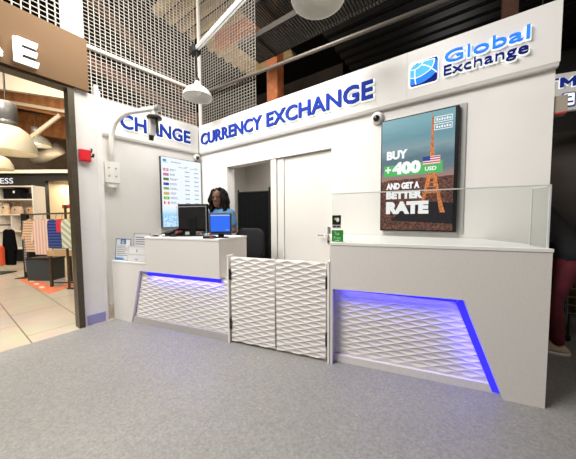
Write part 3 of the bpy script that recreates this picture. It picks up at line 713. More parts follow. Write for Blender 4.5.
MB(Mh).lathe([(.035, .08), (.035, .26), (.02, .27), (.02, .45)], (0, -.24, 0), 14).build('gas_lift', BLACK, ch)
for k in range(5):
    a = k * 2 * PI / 5 + .3
    e = Vector((.25 * math.cos(a), -.24 + .25 * math.sin(a), .065))
    MB(Mh).tube([(0, -.24, .10), e], .016, 8, rads=[.022, .013]).build('base_leg', BLACK, ch)
    MB(Mh).tube([e + Vector((0.012 * math.sin(a), -.012 * math.cos(a), -.037)), e + Vector((-.012 * math.sin(a), .012 * math.cos(a), -.037))], .027, 14).build('castor', BLACK, ch)

# ================================================================== PEOPLE
def capsule(b, p, q, r0, r1, n=14, M=I4):
    p, q = Vector(p), Vector(q); d = (q - p); L = d.length; d.normalize()
    path = []; rads = []
    for k in range(5):
        a = -PI / 2 + PI / 2 * k / 4 + (1e-3 if k == 0 else 0); path.append(p + d * (r0 * math.sin(a))); rads.append(max(.001, r0 * math.cos(a)))
    for k in range(5):
        a = PI / 2 * k / 4 - (1e-3 if k == 4 else 0); path.append(q + d * (r1 * math.sin(a) + (1e-4 if k == 0 else 0))); rads.append(max(.001, r1 * math.cos(a)))
    b.tube(path, 0, n, M, rads)
def remesh(o, voxel, smooth_it=4):
    m = o.modifiers.new('r', 'REMESH'); m.mode = 'VOXEL'; m.voxel_size = voxel; m.use_smooth_shade = True
    s = o.modifiers.new('s', 'SMOOTH'); s.factor = .5; s.iterations = smooth_it
    dg = bpy.context.evaluated_depsgraph_get(); dg.update()
    me = bpy.data.meshes.new_from_object(o.evaluated_get(dg))
    o.modifiers.clear(); old = o.data; mats = [x for x in old.materials]; o.data = me
    me.materials.clear()
    for x in mats: me.materials.append(x)
    for p in me.polygons: p.use_smooth = True
    bpy.data.meshes.remove(old)
def ell(cx, cy, z, rx, ry, n=20): return [(cx + rx * math.cos(2 * PI * k / n), cy + ry * math.sin(2 * PI * k / n), z) for k in range(n)]
def head_into(b, M):
    """head centred on M's origin, face towards -y, chin at z=-.115, crown at +.112"""
    prof = [(-.116, .018, .030, -.055), (-.108, .034, .048, -.045), (-.092, .046, .064, -.030), (-.070, .057, .078, -.016), (-.045, .064, .087, -.006), (-.015, .069, .092, 0), (.015, .072, .096, .004), (.045, .073, .098, .008), (.072, .068, .090, .010), (.093, .052, .070, .010), (.106, .032, .044, .010), (.112, .010, .014, .010)]
    b.loft([ell(0, cy, z, rx, ry) for z, rx, ry, cy in prof], True, M)
    b.ball((0, -.078, .022), .050, .016, .014, M)                     # brow
    capsule(b, (0, -.090, .004), (0, -.106, -.026), .008, .013, 10, M)  # nose
    b.ball((-.013, -.094, -.031), .009, .010, .007, M); b.ball((.013, -.094, -.031), .009, .010, .007, M)
    b.ball((-.034, -.068, -.022), .022, .020, .020, M); b.ball((.034, -.068, -.022), .022, .020, .020, M)   # cheeks
    b.ball((0, -.086, -.063), .024, .012, .012, M)                    # mouth mound
    b.ball((0, -.088, -.098), .018, .014, .013, M)                    # chin
    for s in (-1, 1): b.ball((s * .074, .008, -.008), .009, .020, .030, M)
def hand_into(b, wrist, direction, palm_normal, side, curl=.35, sc=1.0):
    d = Vector(direction).normalized(); nrm = Vector(palm_normal).normalized(); t = d.cross(nrm).normalized() * side
    w = Vector(wrist)
    for k in range(4): capsule(b, w + t * (.027 - .018 * k) * .6 * sc, w + d * .085 * sc + t * (.030 - .020 * k) * sc, .012 * sc, .0115 * sc, 10)
    Ls = (.068, .078, .072, .056)
    for k in range(4):
        p = w + d * .085 * sc + t * (.031 - .0205 * k) * sc; a = 0; r = .0088 * sc
        for seg in range(3):
            a += curl * (.6 + .25 * seg); L = Ls[k] * (.45, .32, .23)[seg] * sc
            q = p + (d * math.cos(a) + nrm * math.sin(a)) * L
            capsule(b, p, q, r, r * .92, 9); p = q; r *= .92
    p = w + d * .022 * sc + t * .026 * sc; q = p + (d * .62 + t * .72 + nrm * .2).normalized() * .042 * sc; r_ = q + (d * .85 + t * .30 + nrm * .35).normalized() * .034 * sc
    capsule(b, p, q, .012 * sc, .010 * sc, 9); capsule(b, q, r_, .010 * sc, .0085 * sc, 9)

SKIN = mat('dark_skin', (.145, .066, .040), .5, var=.12, scale=40)
PX, PY = FCp(-2.53, .77, 0).x, FCp(-2.53, .77, 0).y
FP = frame((PX, PY, 0), (math.cos(CA), math.sin(CA), 0), (-math.sin(CA), math.cos(CA), 0))    # she faces -y, the counter front
pe = thing('person', 'woman with long dark curly hair and light blue top, standing behind the left counter', 'person', FP, (0, 0, 0))
hm_ = Matrix.Translation((-.010, -.035, 1.478)) @ Matrix.Rotation(math.radians(17), 4, 'Z') @ Matrix.Rotation(math.radians(9), 4, 'X')
b = MB(FP)
head_into(b, hm_)
capsule(b, (0, .012, 1.27), (-.004, -.012, 1.42), .056, .050)
tors = [(.80, .155, .110, .01), (.88, .165, .115, .012), (.95, .148, .100, .006), (1.03, .130, .090, 0), (1.12, .132, .098, -.004), (1.20, .142, .105, .0), (1.26, .142, .098, .008), (1.305, .118, .080, .012), (1.335, .075, .058, .012)]
b.loft([ell(0, cy, z, rx, ry) for z, rx, ry, cy in tors])
ARM = {}
for s in (-1, 1):
    sh, elb, wr = Vector((s * .150, .015, 1.272)), Vector((s * .190, .02, 1.045)), Vector((s * .135, -.205, 1.030))
    capsule(b, sh, elb, .048, .037); capsule(b, elb, wr, .037, .024)
    hand_into(b, wr, (-.25 * s, -1, -.03), (0, 0, -1), s, .22)
    hip, kn, an = Vector((s * .085, .01, .82)), Vector((s * .09, -.005, .45)), Vector((s * .09, .02, .08))
    capsule(b, hip, kn, .080, .055); capsule(b, kn, an, .055, .038)
    capsule(b, an + Vector((0, .03, -.035)), an + Vector((s * .015, -.13, -.05)), .036, .028)
body = b.build('body', SKIN, pe); remesh(body, .0065, 4)
# eyes, lips
for s in (-1, 1):
    e = MB(FP).ball((s * .031, -.083, .004), .0105, .0085, .0050, hm_).build('eye', mat('eye_white', (.22, .20, .19), .4), pe, True)
    MB(FP).ball((s * .031, -.0905, .001), .0055, .004, .0055, hm_).build('iris', BLACK, e, True)
    MB(FP).ball((s * .031, -.0828, .0075), .0125, .0105, .0055, hm_).build('eyelid', SKIN, pe, True)
    MB(FP).tube([hm_ @ Vector((s * .014, -.094, .020)), hm_ @ Vector((s * .032, -.094, .026)), hm_ @ Vector((s * .050, -.082, .020))], .0035, 6).build('eyebrow', BLACK, pe)
MB(FP).ball((0, -.0975, -.058), .022, .006, .0055, hm_).ball((0, -.0975, -.068), .020, .007, .0065, hm_).build('lips', mat('lips', (.17, .055, .045), .4), pe, True)
# hair: cap plus long twisted curls
HAIR = mat('dark_hair', (.008, .0055, .005), .7, var=.5, scale=60, spec=.15)
b = MB(FP)
capr = []
for k in range(9):
    a = k / 8 * PI * .56
    z = .012 + .112 * math.cos(a); rr = math.sin(a)
    capr.append([(.083 * max(.05, rr) * math.cos(t_), .014 + (.108 if math.sin(t_) > 0 else .094) * max(.05, rr) * math.sin(t_), z + (.022 if math.sin(t_) < -.3 and k > 5 else 0) * min(1, -math.sin(t_)) * (k - 5) / 3) for t_ in [2 * PI * j / 24 for j in range(24)]])
b.loft(capr, True, hm_)
for k in range(120):
    ang = R.uniform(-.28 * PI, 1.28 * PI) if k > 16 else R.uniform(-.30 * PI, 1.3 * PI)          # round the sides and back
    lay = R.uniform(.85, 1.28); z0 = R.uniform(.02, .105)
    r0 = math.sqrt(max(.08, 1 - (z0 / .125) ** 2))
    x0, y0 = .078 * r0 * math.cos(ang), .014 + .100 * r0 * math.sin(ang)
    L = R.uniform(.20, .33); path = []; ph_ = R.uniform(0, 6)
    xo, yo = .098 * lay * math.cos(ang), .02 + .105 * lay * math.sin(ang)
    side = 1.08 if math.cos(ang) > 0 else .98
    for j in range(9):
        t_ = j / 8; q = min(1, t_ * 2.6)
        px = x0 + (xo * side - x0) * q + .009 * math.sin(ph_ + j * 1.9); py = y0 + (yo - y0) * q + .009 * math.cos(ph_ * 1.3 + j * 1.7)
        pz = z0 + .018 * math.sin(min(1, t_ * 3) * PI) - L * max(0, t_ - .08)
        path.append(hm_ @ Vector((px, py, pz)))
    b.tube(path, .01, 8, rads=[.009, .012, .013, .013, .013, .012, .011, .009, .004])
for k in range(26):                                                             # short curls over the top and hairline
    a1 = R.uniform(0, 2 * PI); z0 = R.uniform(.07, .118); r0 = math.sqrt(max(.04, 1 - ((z0 - .012) / .115) ** 2))
    b.ball((.083 * r0 * math.cos(a1), .014 + .10 * r0 * math.sin(a1), z0 + .004), .015, .015, .012, hm_, sub=2)
b.build('hair', HAIR, pe, True)
# top with short sleeves, trousers, shoes
SHIRT = mat('light_blue_cotton', (.065, .18, .34), .85, var=.12, scale=25, bump=.3, bscale=60)
b = MB(FP)
b.loft([ell(0, cy, z, rx + .014, ry + .014) for z, rx, ry, cy in tors[:-1]] + [ell(0, .010, 1.328, .094, .078)])
for s in (-1, 1):
    sh, elb = Vector((s * .148, .015, 1.266)), Vector((s * .190, .02, 1.045)); capsule(b, sh, sh.lerp(elb, .60), .062, .060)
    capsule(b, (s * .05, .012, 1.312), sh, .045, .055)
sh_o = b.build('shirt', SHIRT, pe); remesh(sh_o, .009, 4)
b = MB(FP)
b.loft([ell(0, .01, z, rx, ry) for z, rx, ry in ((.76, .165, .12), (.84, .178, .128), (.93, .166, .118))])
for s in (-1, 1): capsule(b, (s * .085, .01, .80), (s * .09, -.003, .45), .092, .068); capsule(b, (s * .09, -.003, .45), (s * .09, .02, .13), .068, .056)
tr = b.build('trousers', mat('dark_trousers', (.02, .02, .03), .8), pe); remesh(tr, .012, 3)
for s in (-1, 1):
    b = MB(FP); b.loft([[(s * .095 + x * .050 * w, -.03 + y * .135 * w, z) for x, y in [(math.cos(2 * PI * k / 18), math.sin(2 * PI * k / 18)) for k in range(18)]] for z, w in ((0, .96), (.02, 1), (.05, .95), (.09, .62), (.115, .5))])
    b.build('shoe', BLACK, pe, True)

# second person, bending behind the end of the wall
FQ = frame((.670, 3.19, 0), (0, -1, 0), (1, 0, 0))             # faces -x; local x is towards the camera side
SKIN2 = mat('light_skin', (.46, .25, .18), .5, var=.08, scale=40)
p2 = thing('person', 'person in black jacket and dark red trousers bending behind the right wall end', 'person', FQ, (0, 0, 0))
b = MB(FQ)
hm2 = Matrix.Translation((0, -.40, 1.42)) @ Matrix.Rotation(math.radians(38), 4, 'X')
head_into(b, hm2); capsule(b, (0, -.24, 1.335), (0, -.34, 1.385), .058, .052)
def seg(t_): return Vector((0, .05 - .27 * t_ - .05 * t_ * t_, .90 + .46 * t_))
tl = []
for t_, rx, ry in ((-.12, .16, .12), (0, .165, .125), (.25, .150, .115), (.5, .158, .118), (.75, .172, .125), (.92, .150, .105), (1.02, .08, .06)):
    c = seg(t_); ring = []
    d = Vector((0, -.5, .86))
    n_ = Vector((0, .86, .5))
    for k in range(20): ring.append(tuple(c + Vector((rx * math.cos(2 * PI * k / 20), 0, 0)) + n_ * ry * math.sin(2 * PI * k / 20)))
    tl.append((ring, c, n_, rx, ry))
b.loft([r[0] for r in tl])
ARMS = []
for s in (-1, 1):
    sh, elb, wr = Vector((s * .150, -.20, 1.28)), Vector((s * .170, -.10, 1.03)), Vector((s * .13, -.16 if s > 0 else -.3, 1.17 if s > 0 else .95))
    ARMS.append((sh, elb, wr)); capsule(b, sh, elb, .050, .040); capsule(b, elb, wr, .040, .027)
    hand_into(b, wr, ((-.2 * s, -.5, .85) if s > 0 else (-.1, -.9, -.2)), (-s, 0, 0), 1, .5)
    hip, kn, an = Vector((s * .09, .06, .86)), Vector((s * .095, -.02, .47)), Vector((s * .095, .02, .085))
    capsule(b, hip, kn, .085, .058); capsule(b, kn, an, .058, .040); capsule(b, an + Vector((0, .03, -.035)), an + Vector((0, -.14, -.05)), .036, .028)
bo = b.build('body', SKIN2, p2); remesh(bo, .008, 4)
b = MB(FQ)
def sw(g, grow):
    ring, c, n_, rx, ry = g
    return [tuple(c + Vector(((rx + grow) * math.cos(2 * PI * k / 20), 0, 0)) + n_ * (ry + grow) * math.sin(2 * PI * k / 20)) for k in range(20)]
b.loft([sw(g, .028) for g in tl[:-1]])
for s, (sh, elb, wr) in zip((-1, 1), ARMS): capsule(b, sh, elb, .070, .058); capsule(b, elb, elb.lerp(wr, .70), .058, .044); capsule(b, (0, -.22, 1.31), sh, .08, .072)
jk = b.build('jacket', mat('black_jacket', (.006, .006, .008), .75, var=.4, scale=30, bump=.3, bscale=25), p2); remesh(jk, .011, 4)
b = MB(FQ).prism([(-.10, 1.33), (.02, 1.33), (.03, 1.35), (-.09, 1.352)], .0, .0015, 'y', Matrix.Translation((.06, -.052, .0)))
b.bm.free()
b = MB(FQ); b.loft([[(.20 * 0 + rx * math.cos(2 * PI * k / 20), .055 + ry * math.sin(2 * PI * k / 20), z) for k in range(20)] for z, rx, ry in ((.74, .17, .14), (.86, .185, .145), (.96, .17, .13))])
for s in (-1, 1): capsule(b, (s * .09, .06, .80), (s * .095, -.02, .47), .092, .064); capsule(b, (s * .095, -.02, .47), (s * .095, .02, .12), .064, .052)
tr = b.build('trousers', mat('maroon_trousers', (.12, .012, .020), .85, var=.25, scale=14, bump=.3, bscale=30), p2); remesh(tr, .012, 3)
for s in (-1, 1):
    b = MB(FQ); b.loft([[(s * .095 + x * .050 * w, -.035 + y * .140 * w, z) for x, y in [(math.cos(2 * PI * k / 18), math.sin(2 * PI * k / 18)) for k in range(18)]] for z, w in ((.03, 1), (.05, .98), (.075, .85), (.10, .60), (.12, .5))])
    sh_ = b.build('shoe', mat('beige_shoe', (.62, .48, .36), .6), p2, True)
    MB(FQ).loft([[(s * .095 + x * .053 * w, -.035 + y * .144 * w, z) for x, y in [(math.cos(2 * PI * k / 18), math.sin(2 * PI * k / 18)) for k in range(18)]] for z, w in ((0, .96), (.012, 1), (.032, 1))]).build('sole', mat('sole_white', (.80, .74, .66), .6), sh_, True)
b = MB(FQ)
b.ball((0, -.0 + .012, .025), .082, .105, .100, hm2).build('hair', mat('dark_hair_two', (.02, .014, .010), .7), p2, True)

# wire basket trolley with a yellow bag
tk = thing('basket_trolley', 'dark wire basket trolley at the right edge beside the bending person', 'trolley', I4, (1.02, 3.63, 0))
wb = MB()
x0, x1, y0, y1 = .83, 1.20, 3.47, 3.79
for k in range(7):
    x = x0 + (x1 - x0) * k / 6
    for y in (y0, y1): wb.tube([(x, y, .28), (x, y, .52)], .004, 6)
    wb.tube([(x, y0, .28), (x, y1, .28)], .003, 6)
for k in range(1, 6):
    y = y0 + (y1 - y0) * k / 6
    for x in (x0, x1): wb.tube([(x, y, .28), (x, y, .52)], .004, 6)
for z in (.28, .36, .44, .52):
    wb.tube([(x0, y0, z), (x1, y0, z), (x1, y1, z), (x0, y1, z), (x0, y0, z)], .005 if z < .5 else .008, 6)
wb.build('basket', mat('wire_grey', (.22, .22, .22), .35, .8), tk)
for x in (x0 + .02, x1 - .02):
    for y in (y0 + .02, y1 - .02):
        MB().tube([(x, y, .28), (x, y, .05)], .009, 8).build('leg', DARKM, tk); MB().tube([(x - .012, y, .03), (x + .012, y, .03)], .03, 14).build('wheel', BLACK, tk)
b = MB(); b.loft([[(1.0 + .15 * w * math.cos(t_) * (1 + .1 * math.sin(3 * t_)), 3.63 + .13 * w * math.sin(t_), z) for t_ in [2 * PI * k / 20 for k in range(20)]] for z, w in ((.290, .9), (.36, 1.02), (.48, 1.0), (.56, .8), (.60, .45))])
yb = b.build('yellow_bag', mat('mustard_bag', (.30, .17, .02), .6, var=.3, scale=20, bump=.4, bscale=30), None, True); tag(yb, 'mustard yellow bag lying in the wire basket trolley', 'bag')

# ================================================================== RIGHT BACKGROUND
at = thing('atm_sign', 'white hanging sign with blue ATM letters at the right edge', 'sign', frame((.88, 4.60, 2.53), (.97, .24, 0), (-.24, .97, 0)), (0, 0, 0))
FA = WORLD[at.name] @ Matrix.Translation((.065, 0, 0))
MB(FA).box(-.35, .75, 0, .06, .0, .46).build('board', mat('sign_lit', (.75, .73, .68), .5, emit=(.8, .78, .72), es=.12), at)
letters(FA, 'AT', -.295, -.030, .285, .115, -.004, BLUESIGN, at, .012, .02, True)
def m_pts(x0, x1, z0, z1, t, g=0):
    c = (x0 + x1) / 2; x0 -= g; x1 += g; z0 -= g; z1 += g; t += 2 * g
    return [(x0, z0), (x0 + t, z0), (x0 + t, z1 - (z1 - z0) * .42), (c, z0 + (z1 - z0) * .22 - g), (x1 - t, z1 - (z1 - z0) * .42), (x1 - t, z0), (x1, z0), (x1, z1), (x1 - t * .9, z1), (c, z0 + (z1 - z0) * .55 + g), (x0 + t * .9, z1), (x0, z1)]
em_ = MB(FA).prism(m_pts(-.012, .138, .285, .400, .030), -.024, -.004, 'y').build('letter', BLUESIGN, at)
MB(FA).prism(m_pts(-.012, .138, .283, .398, .030, .008), -.004, .0, 'y').build('halo', HALO, em_)
ic = MB(FA).prism(rrect(.012, .140, .040, .215, .02), -.012, -.001, 'y').build('card_icon', BLUESIGN, at)
MB(FA).prism(rrect(.024, .128, .054, .201, .014), -.018, -.011, 'y').build('icon_face', HALO, ic)
MB(FA).prism([(.035, .085), (.115, .085), (.115, .105), (.035, .105)], -.022, -.017, 'y').box(.04, .10, -.022, -.017, .145, .162).build('icon_line', BLUESIGN, ic)
for x in (-.2, .6): MB(FA).tube([(x, .03, .46), (x, .03, 3.75)], .008, 8).build('hanger_rod', DARKM, at)
wb_ = thing('wall_speaker', 'small beige grey box fixed to the right wall end below the sign board', 'wall box', FM, (.58, .05, 2.0))
MB(FM).box(.550, .628, .015, .115, 2.005, 2.145, bev=.005).build('housing', mat('box_taupe', (.34, .29, .23), .5), wb_)
MB(FM).box(.552, .626, .0135, .0155, 2.006, 2.016).build('red_strip', RED, wb_)
struct('wall_partition', MB().box(1.35, 1.45, 3.9, 8.9, 0, 2.4).box(.7, 1.35, 5.4, 5.5, 0, 2.45), mat('partition_brown', (.11, .09, .075), .6, var=.15, scale=3))

# ================================================================== WIRE MESH SCREENS
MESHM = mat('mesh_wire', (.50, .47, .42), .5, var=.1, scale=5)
def mesh_screen(F, x0, x1, z0, z1, name, label, m=MESHM, px=.060, pz=.048, w=.0100, y=0.0):
    g = thing(name, label, 'wire mesh', F, ((x0 + x1) / 2, y, z0), 'wire mesh screens above the sign boards')
    b = MB(F); n = int((x1 - x0) / px); k_ = int((z1 - z0) / pz)
    for i in range(n + 1):
        x = x0 + (x1 - x0) * i / n; b.box(x - w / 2, x + w / 2, y - .002, y + .002, z0, z1)
    for j in range(k_ + 1):
        z = z0 + (z1 - z0) * j / k_; b.box(x0, x1, y - .0025, y + .0025, z - w * .4, z + w * .4)
    b.build('wire_grid', m, g)
    return g
g = mesh_screen(FL, -1.72, -.03, 2.835, 5.2, 'mesh_screen', 'large white wire mesh screen above the left CHANGE board', y=.05)
MB(FL).box(-1.85, .0, .0, .035, 3.465, 3.505).build('rail', mat('rail_white', (.75, .72, .66), .4), g)
g = mesh_screen(frame((-3.43, 0, 0), (0, 1, 0), (-1, 0, 0)), -1.6, .87, 3.146, 5.0, 'mesh_screen', 'wire mesh screen above the brown shop header')
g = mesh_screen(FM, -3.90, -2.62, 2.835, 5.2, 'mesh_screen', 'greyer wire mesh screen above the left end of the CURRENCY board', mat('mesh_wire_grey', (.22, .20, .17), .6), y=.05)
cp = MB().box(-3.975, -3.935, 2.86, 2.90, 2.835, 6.2).build('mesh_corner_post', mat('rail_white', (.75, .72, .66), .4)); tag(cp, 'slim white corner post between the two wire mesh screens', 'post')
pp = MB().tube([(-3.90, 2.83, 3.395), (.9, 2.83, 3.15)], .022, 10).build('ceiling_pipe', mat('pipe_grey', (.17, .145, .12), .5, .3), smooth=True); tag(pp, 'long grey pipe running above the CURRENCY board', 'pipe')

# ================================================================== OVERHEAD
def tray(label, x0, x1, y0, y1, z, m):
    t_ = thing('cable_tray', label, 'cable tray', I4, ((x0 + x1) / 2, (y0 + y1) / 2, z), 'perforated metal trays under the dark roof')
    b = MB(); n = int((x1 - x0) / .045)
    for k in range(n): b.box(x0 + k * .045, x0 + k * .045 + .028, y0 + .02, y1, z, z + .02)
    b.build('grating', m, t_)
    MB().box(x0, x1, y0, y0 + .02, z - .01, z + .07).build('edge_rail', mat('tray_edge', (.05, .045, .038), .8, spec=.1), t_)
    MB().box(x0, x1, y1, y1 + .015, z - .01, z + .05).build('edge_rail', DARKM, t_)
    for x in (x0 + .4, (x0 + x1) / 2, x1 - .4): MB().box(x - .015, x + .015, y0 - .02, y1, z - .04, z - .012).build('cross_bar', DARKM, t_)
TRM = mat('tray_grey', (.10, .095, .085), .55, .3)
tray('lower perforated metal tray under the dark roof, behind the pendant lamps', -3.05, 2.5, 2.95, 3.45, 3.95, TRM)
tray('upper perforated metal tray under the dark roof', -3.05, 2.5, 3.05, 3.55, 4.55, TRM)
# linear rail with the pendants
lt = thing('light_rail', 'long white linear light rail hanging above the sign boards', 'light rail', I4, (-1.8, 2.15, 3.7))
RA, RB = Vector((-3.36, 2.395, 3.73)), Vector((1.2, 1.60, 3.73))
dr = (RB - RA).normalized(); FRL = frame(RA, dr, Vector((0, 0, 1)).cross(dr), (0, 0, 1)); LR = (RB - RA).length
MB(FRL).box(.02, LR, -.026, .026, .0, .04, bev=.006).build('housing', mat('rail_paint', (.45, .43, .40), .45), lt)
for y in (-.017, .017): MB(FRL).tube([(.05, y, -.012), (LR - .05, y, -.008)], .009, 10).build('tube', mat('tube_white', (.9, .9, .88), .3, emit=(1, 1, .97), es=.3), lt, True)
MB(FRL).box(-.09, .04, -.065, .065, -.05, .055, bev=.012).build('end_connector', BLACK, lt)
for q in (.8, 2.6, 4.2): MB(FRL).tube([(q, 0, .05), (q, 0, 2.55)], .004, 6).build('hanger_wire', DARKM, lt)
def pendant(x, y, zt, r, label, hang, group='white dome pendant lamps', m=None):
    p_ = thing('pendant_lamp', label, 'lamp', I4, (x, y, zt - .2), group)
    m = m or mat('dome_white', (.72, .70, .63), .4)
    prof = [(r * .16, .02), (r * .20, .0), (r * .24, -.03), (r * .42, -.055), (r * .72, -.10), (r * .93, -.16), (r, -.205), (r * .985, -.215), (r * .95, -.207), (r * .88, -.16), (r * .66, -.11), (r * .3, -.07)]
    MB().lathe(prof, (x, y, zt), 36).build('shade', m, p_, True)
    MB().ball((x, y, zt - .12), .05, .05, .06).build('bulb', mat('bulb_off', (.8, .78, .72), .3), p_, True)
    MB().lathe([(.028, 0), (.03, .05), (.012, .09)], (x, y, zt + .01), 14).build('socket', BLACK, p_)
    lk = MB(); n = max(3, int(hang / .05))
    for k in range(n):
        z = zt + .09 + (hang - .09) * (k + .5) / n; hh = (hang - .09) / n * .62
        M_ = Matrix.Translation((x, y, z)) @ Matrix.Rotation(PI / 2 * (k % 2), 4, 'Z')
        lk.tube([(-.008, 0, -hh), (.008, 0, -hh), (.011, 0, 0), (.008, 0, hh), (-.008, 0, hh), (-.011, 0, 0), (-.008, 0, -hh)], .003, 5, M_)
    lk.build('chain', DARKM, p_)
    return p_
pendant(-3.33, 2.385, 3.235, .215, 'small white dome pendant lamp hanging above the wall corner', .45)
pendant(-1.08, 2.00, 3.30, .235, 'large white dome pendant lamp at the top edge above CURRENCY EXCHANGE', .44)

# ================================================================== SHOP
def U(px, D): return (px - 288) / 250 * D
def Zs(px, py, D): return 1.2 + (217.5 - .006 * (px - 288) - py) / 250 * D
BB = mat('shop_black', (.014, .013, .012), .5, var=.15, scale=6)
CREAM = mat('shop_cream', (.70, .58, .40), .6, var=.05, scale=4)
struct('wall_shop', MB(FS).box(-10.2, -6.97, 7.25, 7.35, 0, 2.53).box(-6.97, -5.6, 7.25, 7.35, 2.32, 2.53).box(-6.2, -5.6, 7.25, 7.35, 0, 2.32), BB)
struct('trim_3', MB(FS).box(-10.2, -5.6, 7.18, 7.35, 2.53, 2.62), mat('trim_cream', (.72, .66, .55), .5))
struct('wall_niche', MB(FS).box(-7.2, -6.0, 8.6, 8.7, 0, 2.5).box(-7.0, -6.96, 7.35, 8.6, 0, 2.4).prism([(-6.6, 8.6), (-6.2, 8.6), (-6.2, 8.2)], 0, 2.4, 'z'), CREAM)
tag(MB(FS).box(-6.62, -6.35, 8.58, 8.60, 0, 1.85).build('door_2', mat('cream_door', (.78, .68, .52), .5)), kind='structure')
flat_text(FS, 'ESS', U(1.5, 7.2), U(14.5, 7.2), 2.245, .155, 7.244, TW, None, 'shop_lettering', .01)
o = bpy.data.objects['shop_lettering']; tag(o, 'white letters ESS on the black shop fascia', 'lettering')
# shelf
SHW = mat('shelf_white', (.80, .74, .66), .5)
sh = thing('display_shelf', 'white wall shelf unit in the shop holding bags and boxes', 'shelf', FS, (-7.5, 7.1, .38))
a0, a1, zb_, zt_ = -8.02, -6.98, .39, 2.14
SB = MB(FS).box(a0, a1, 7.23, 7.248, zb_, zt_)
SB.build('back', SHW, sh)
for x in (a0, a1 - .035): MB(FS).box(x, x + .035, 6.90, 7.228, zb_, zt_).build('side_panel', SHW, sh)
for z in (zb_, .87, 1.33, 1.745, zt_ - .035): MB(FS).box(a0 + .036, a1 - .036, 6.90, 7.228, z, z + .03).build('shelf_board', SHW, sh)
MB(FS).box(-7.66, -7.635, 6.92, 7.227, zb_ + .032, 1.329).build('divider', SHW, sh)
# shelf contents
def boxitem(name, label, cat, x0, x1, z0, h_, m, y0=6.95, y1=7.18, group=None, lid=True):
    t_ = thing(name, label, cat, FS, ((x0 + x1) / 2, 7.05, z0), group)
    MB(FS).box(x0, x1, y0, y1, z0, z0 + h_ * .8, bev=.012).build('body', m, t_)
    MB(FS).box(x0 - .006, x1 + .006, y0 - .006, y1 + .006, z0 + h_ * .78, z0 + h_, bev=.008).build('lid', m, t_)
    return t_
q = boxitem('storage_case', 'black case with small white tag on the top shop shelf', 'case', -7.86, -7.40, 1.776, .29, BLACK)
MB(FS).ball((-7.55, 6.94, 1.97), .03, .006, .04).build('tag', WHITE, q)
boxitem('perfume_box', 'small dark round box at the right end of the top shop shelf', 'box', -7.20, -7.09, 1.776, .16, BLACK)
def bag(name, label, x, z, w, h_, m, handle=True, y=7.02):
    t_ = thing(name, label, 'bag', FS, (x, y, z), 'bags on the shop shelf')
    MB(FS).loft([[(x + w / 2 * sx * math.copysign(abs(math.cos(t_2)) ** .6, math.cos(t_2)), y + .07 * sy * math.sin(t_2), z + h_ * q_) for t_2 in [2 * PI * k / 20 for k in range(20)]] for q_, sx, sy in ((0, .85, .9), (.08, .98, 1), (.5, 1, 1), (.85, .86, .6), (1, .78, .25))]).build('body', m, t_, True)
    if handle: MB(FS).tube([(x + w * .33 * math.cos(PI * k / 10), y, z + h_ * .95 + h_ * .55 * math.sin(PI * k / 10)) for k in range(11)], .012, 8).build('handle', mat('tan_strap', (.32, .16, .07), .6), t_, True)
    MB(FS).box(x - .02, x + .02, y - .078, y - .066, z + h_ * .55, z + h_ * .68).build('clasp', CHROME, t_)
    return t_
bag('handbag', 'beige handbag with tan handle on the second shop shelf', -7.56, 1.361, .34, .22, mat('bag_beige', (.52, .38, .25), .6, var=.15, scale=12))
bag('handbag', 'small woven tan handbag at the right of the second shop shelf', -7.18, 1.361, .22, .19, mat('bag_tan', (.42, .26, .14), .6, var=.3, scale=30))
bag('handbag', 'cream round bag at the left of the second shop shelf', -7.875, 1.361, .19, .30, mat('bag_cream', (.72, .52, .33), .6, var=.2, scale=10), False)
bag('handbag', 'low brown bag on the third shop shelf', -7.36, .902, .30, .17, mat('bag_brown', (.40, .24, .12), .6, var=.25, scale=14))
bag('handbag', 'small pale bag on the bottom shop shelf', -7.34, .422, .26, .22, mat('bag_pale', (.62, .50, .36), .6, var=.2, scale=12))
# second shelf at the far left edge of the picture
sh2 = thing('display_shelf', 'white shelf unit cut by the left edge of the picture', 'shelf', FS, (-8.6, 7.1, .38))
MB(FS).box(-9.3, -8.20, 7.23, 7.248, .39, 2.14).build('back', SHW, sh2)
for x in (-9.3, -8.235): MB(FS).box(x, x + .035, 6.90, 7.228, .39, 2.14).build('side_panel', SHW, sh2)
for z in (.39, .87, 1.33, 1.745, 2.105): MB(FS).box(-9.264, -8.236, 6.90, 7.228, z, z + .03).build('shelf_board', SHW, sh2)

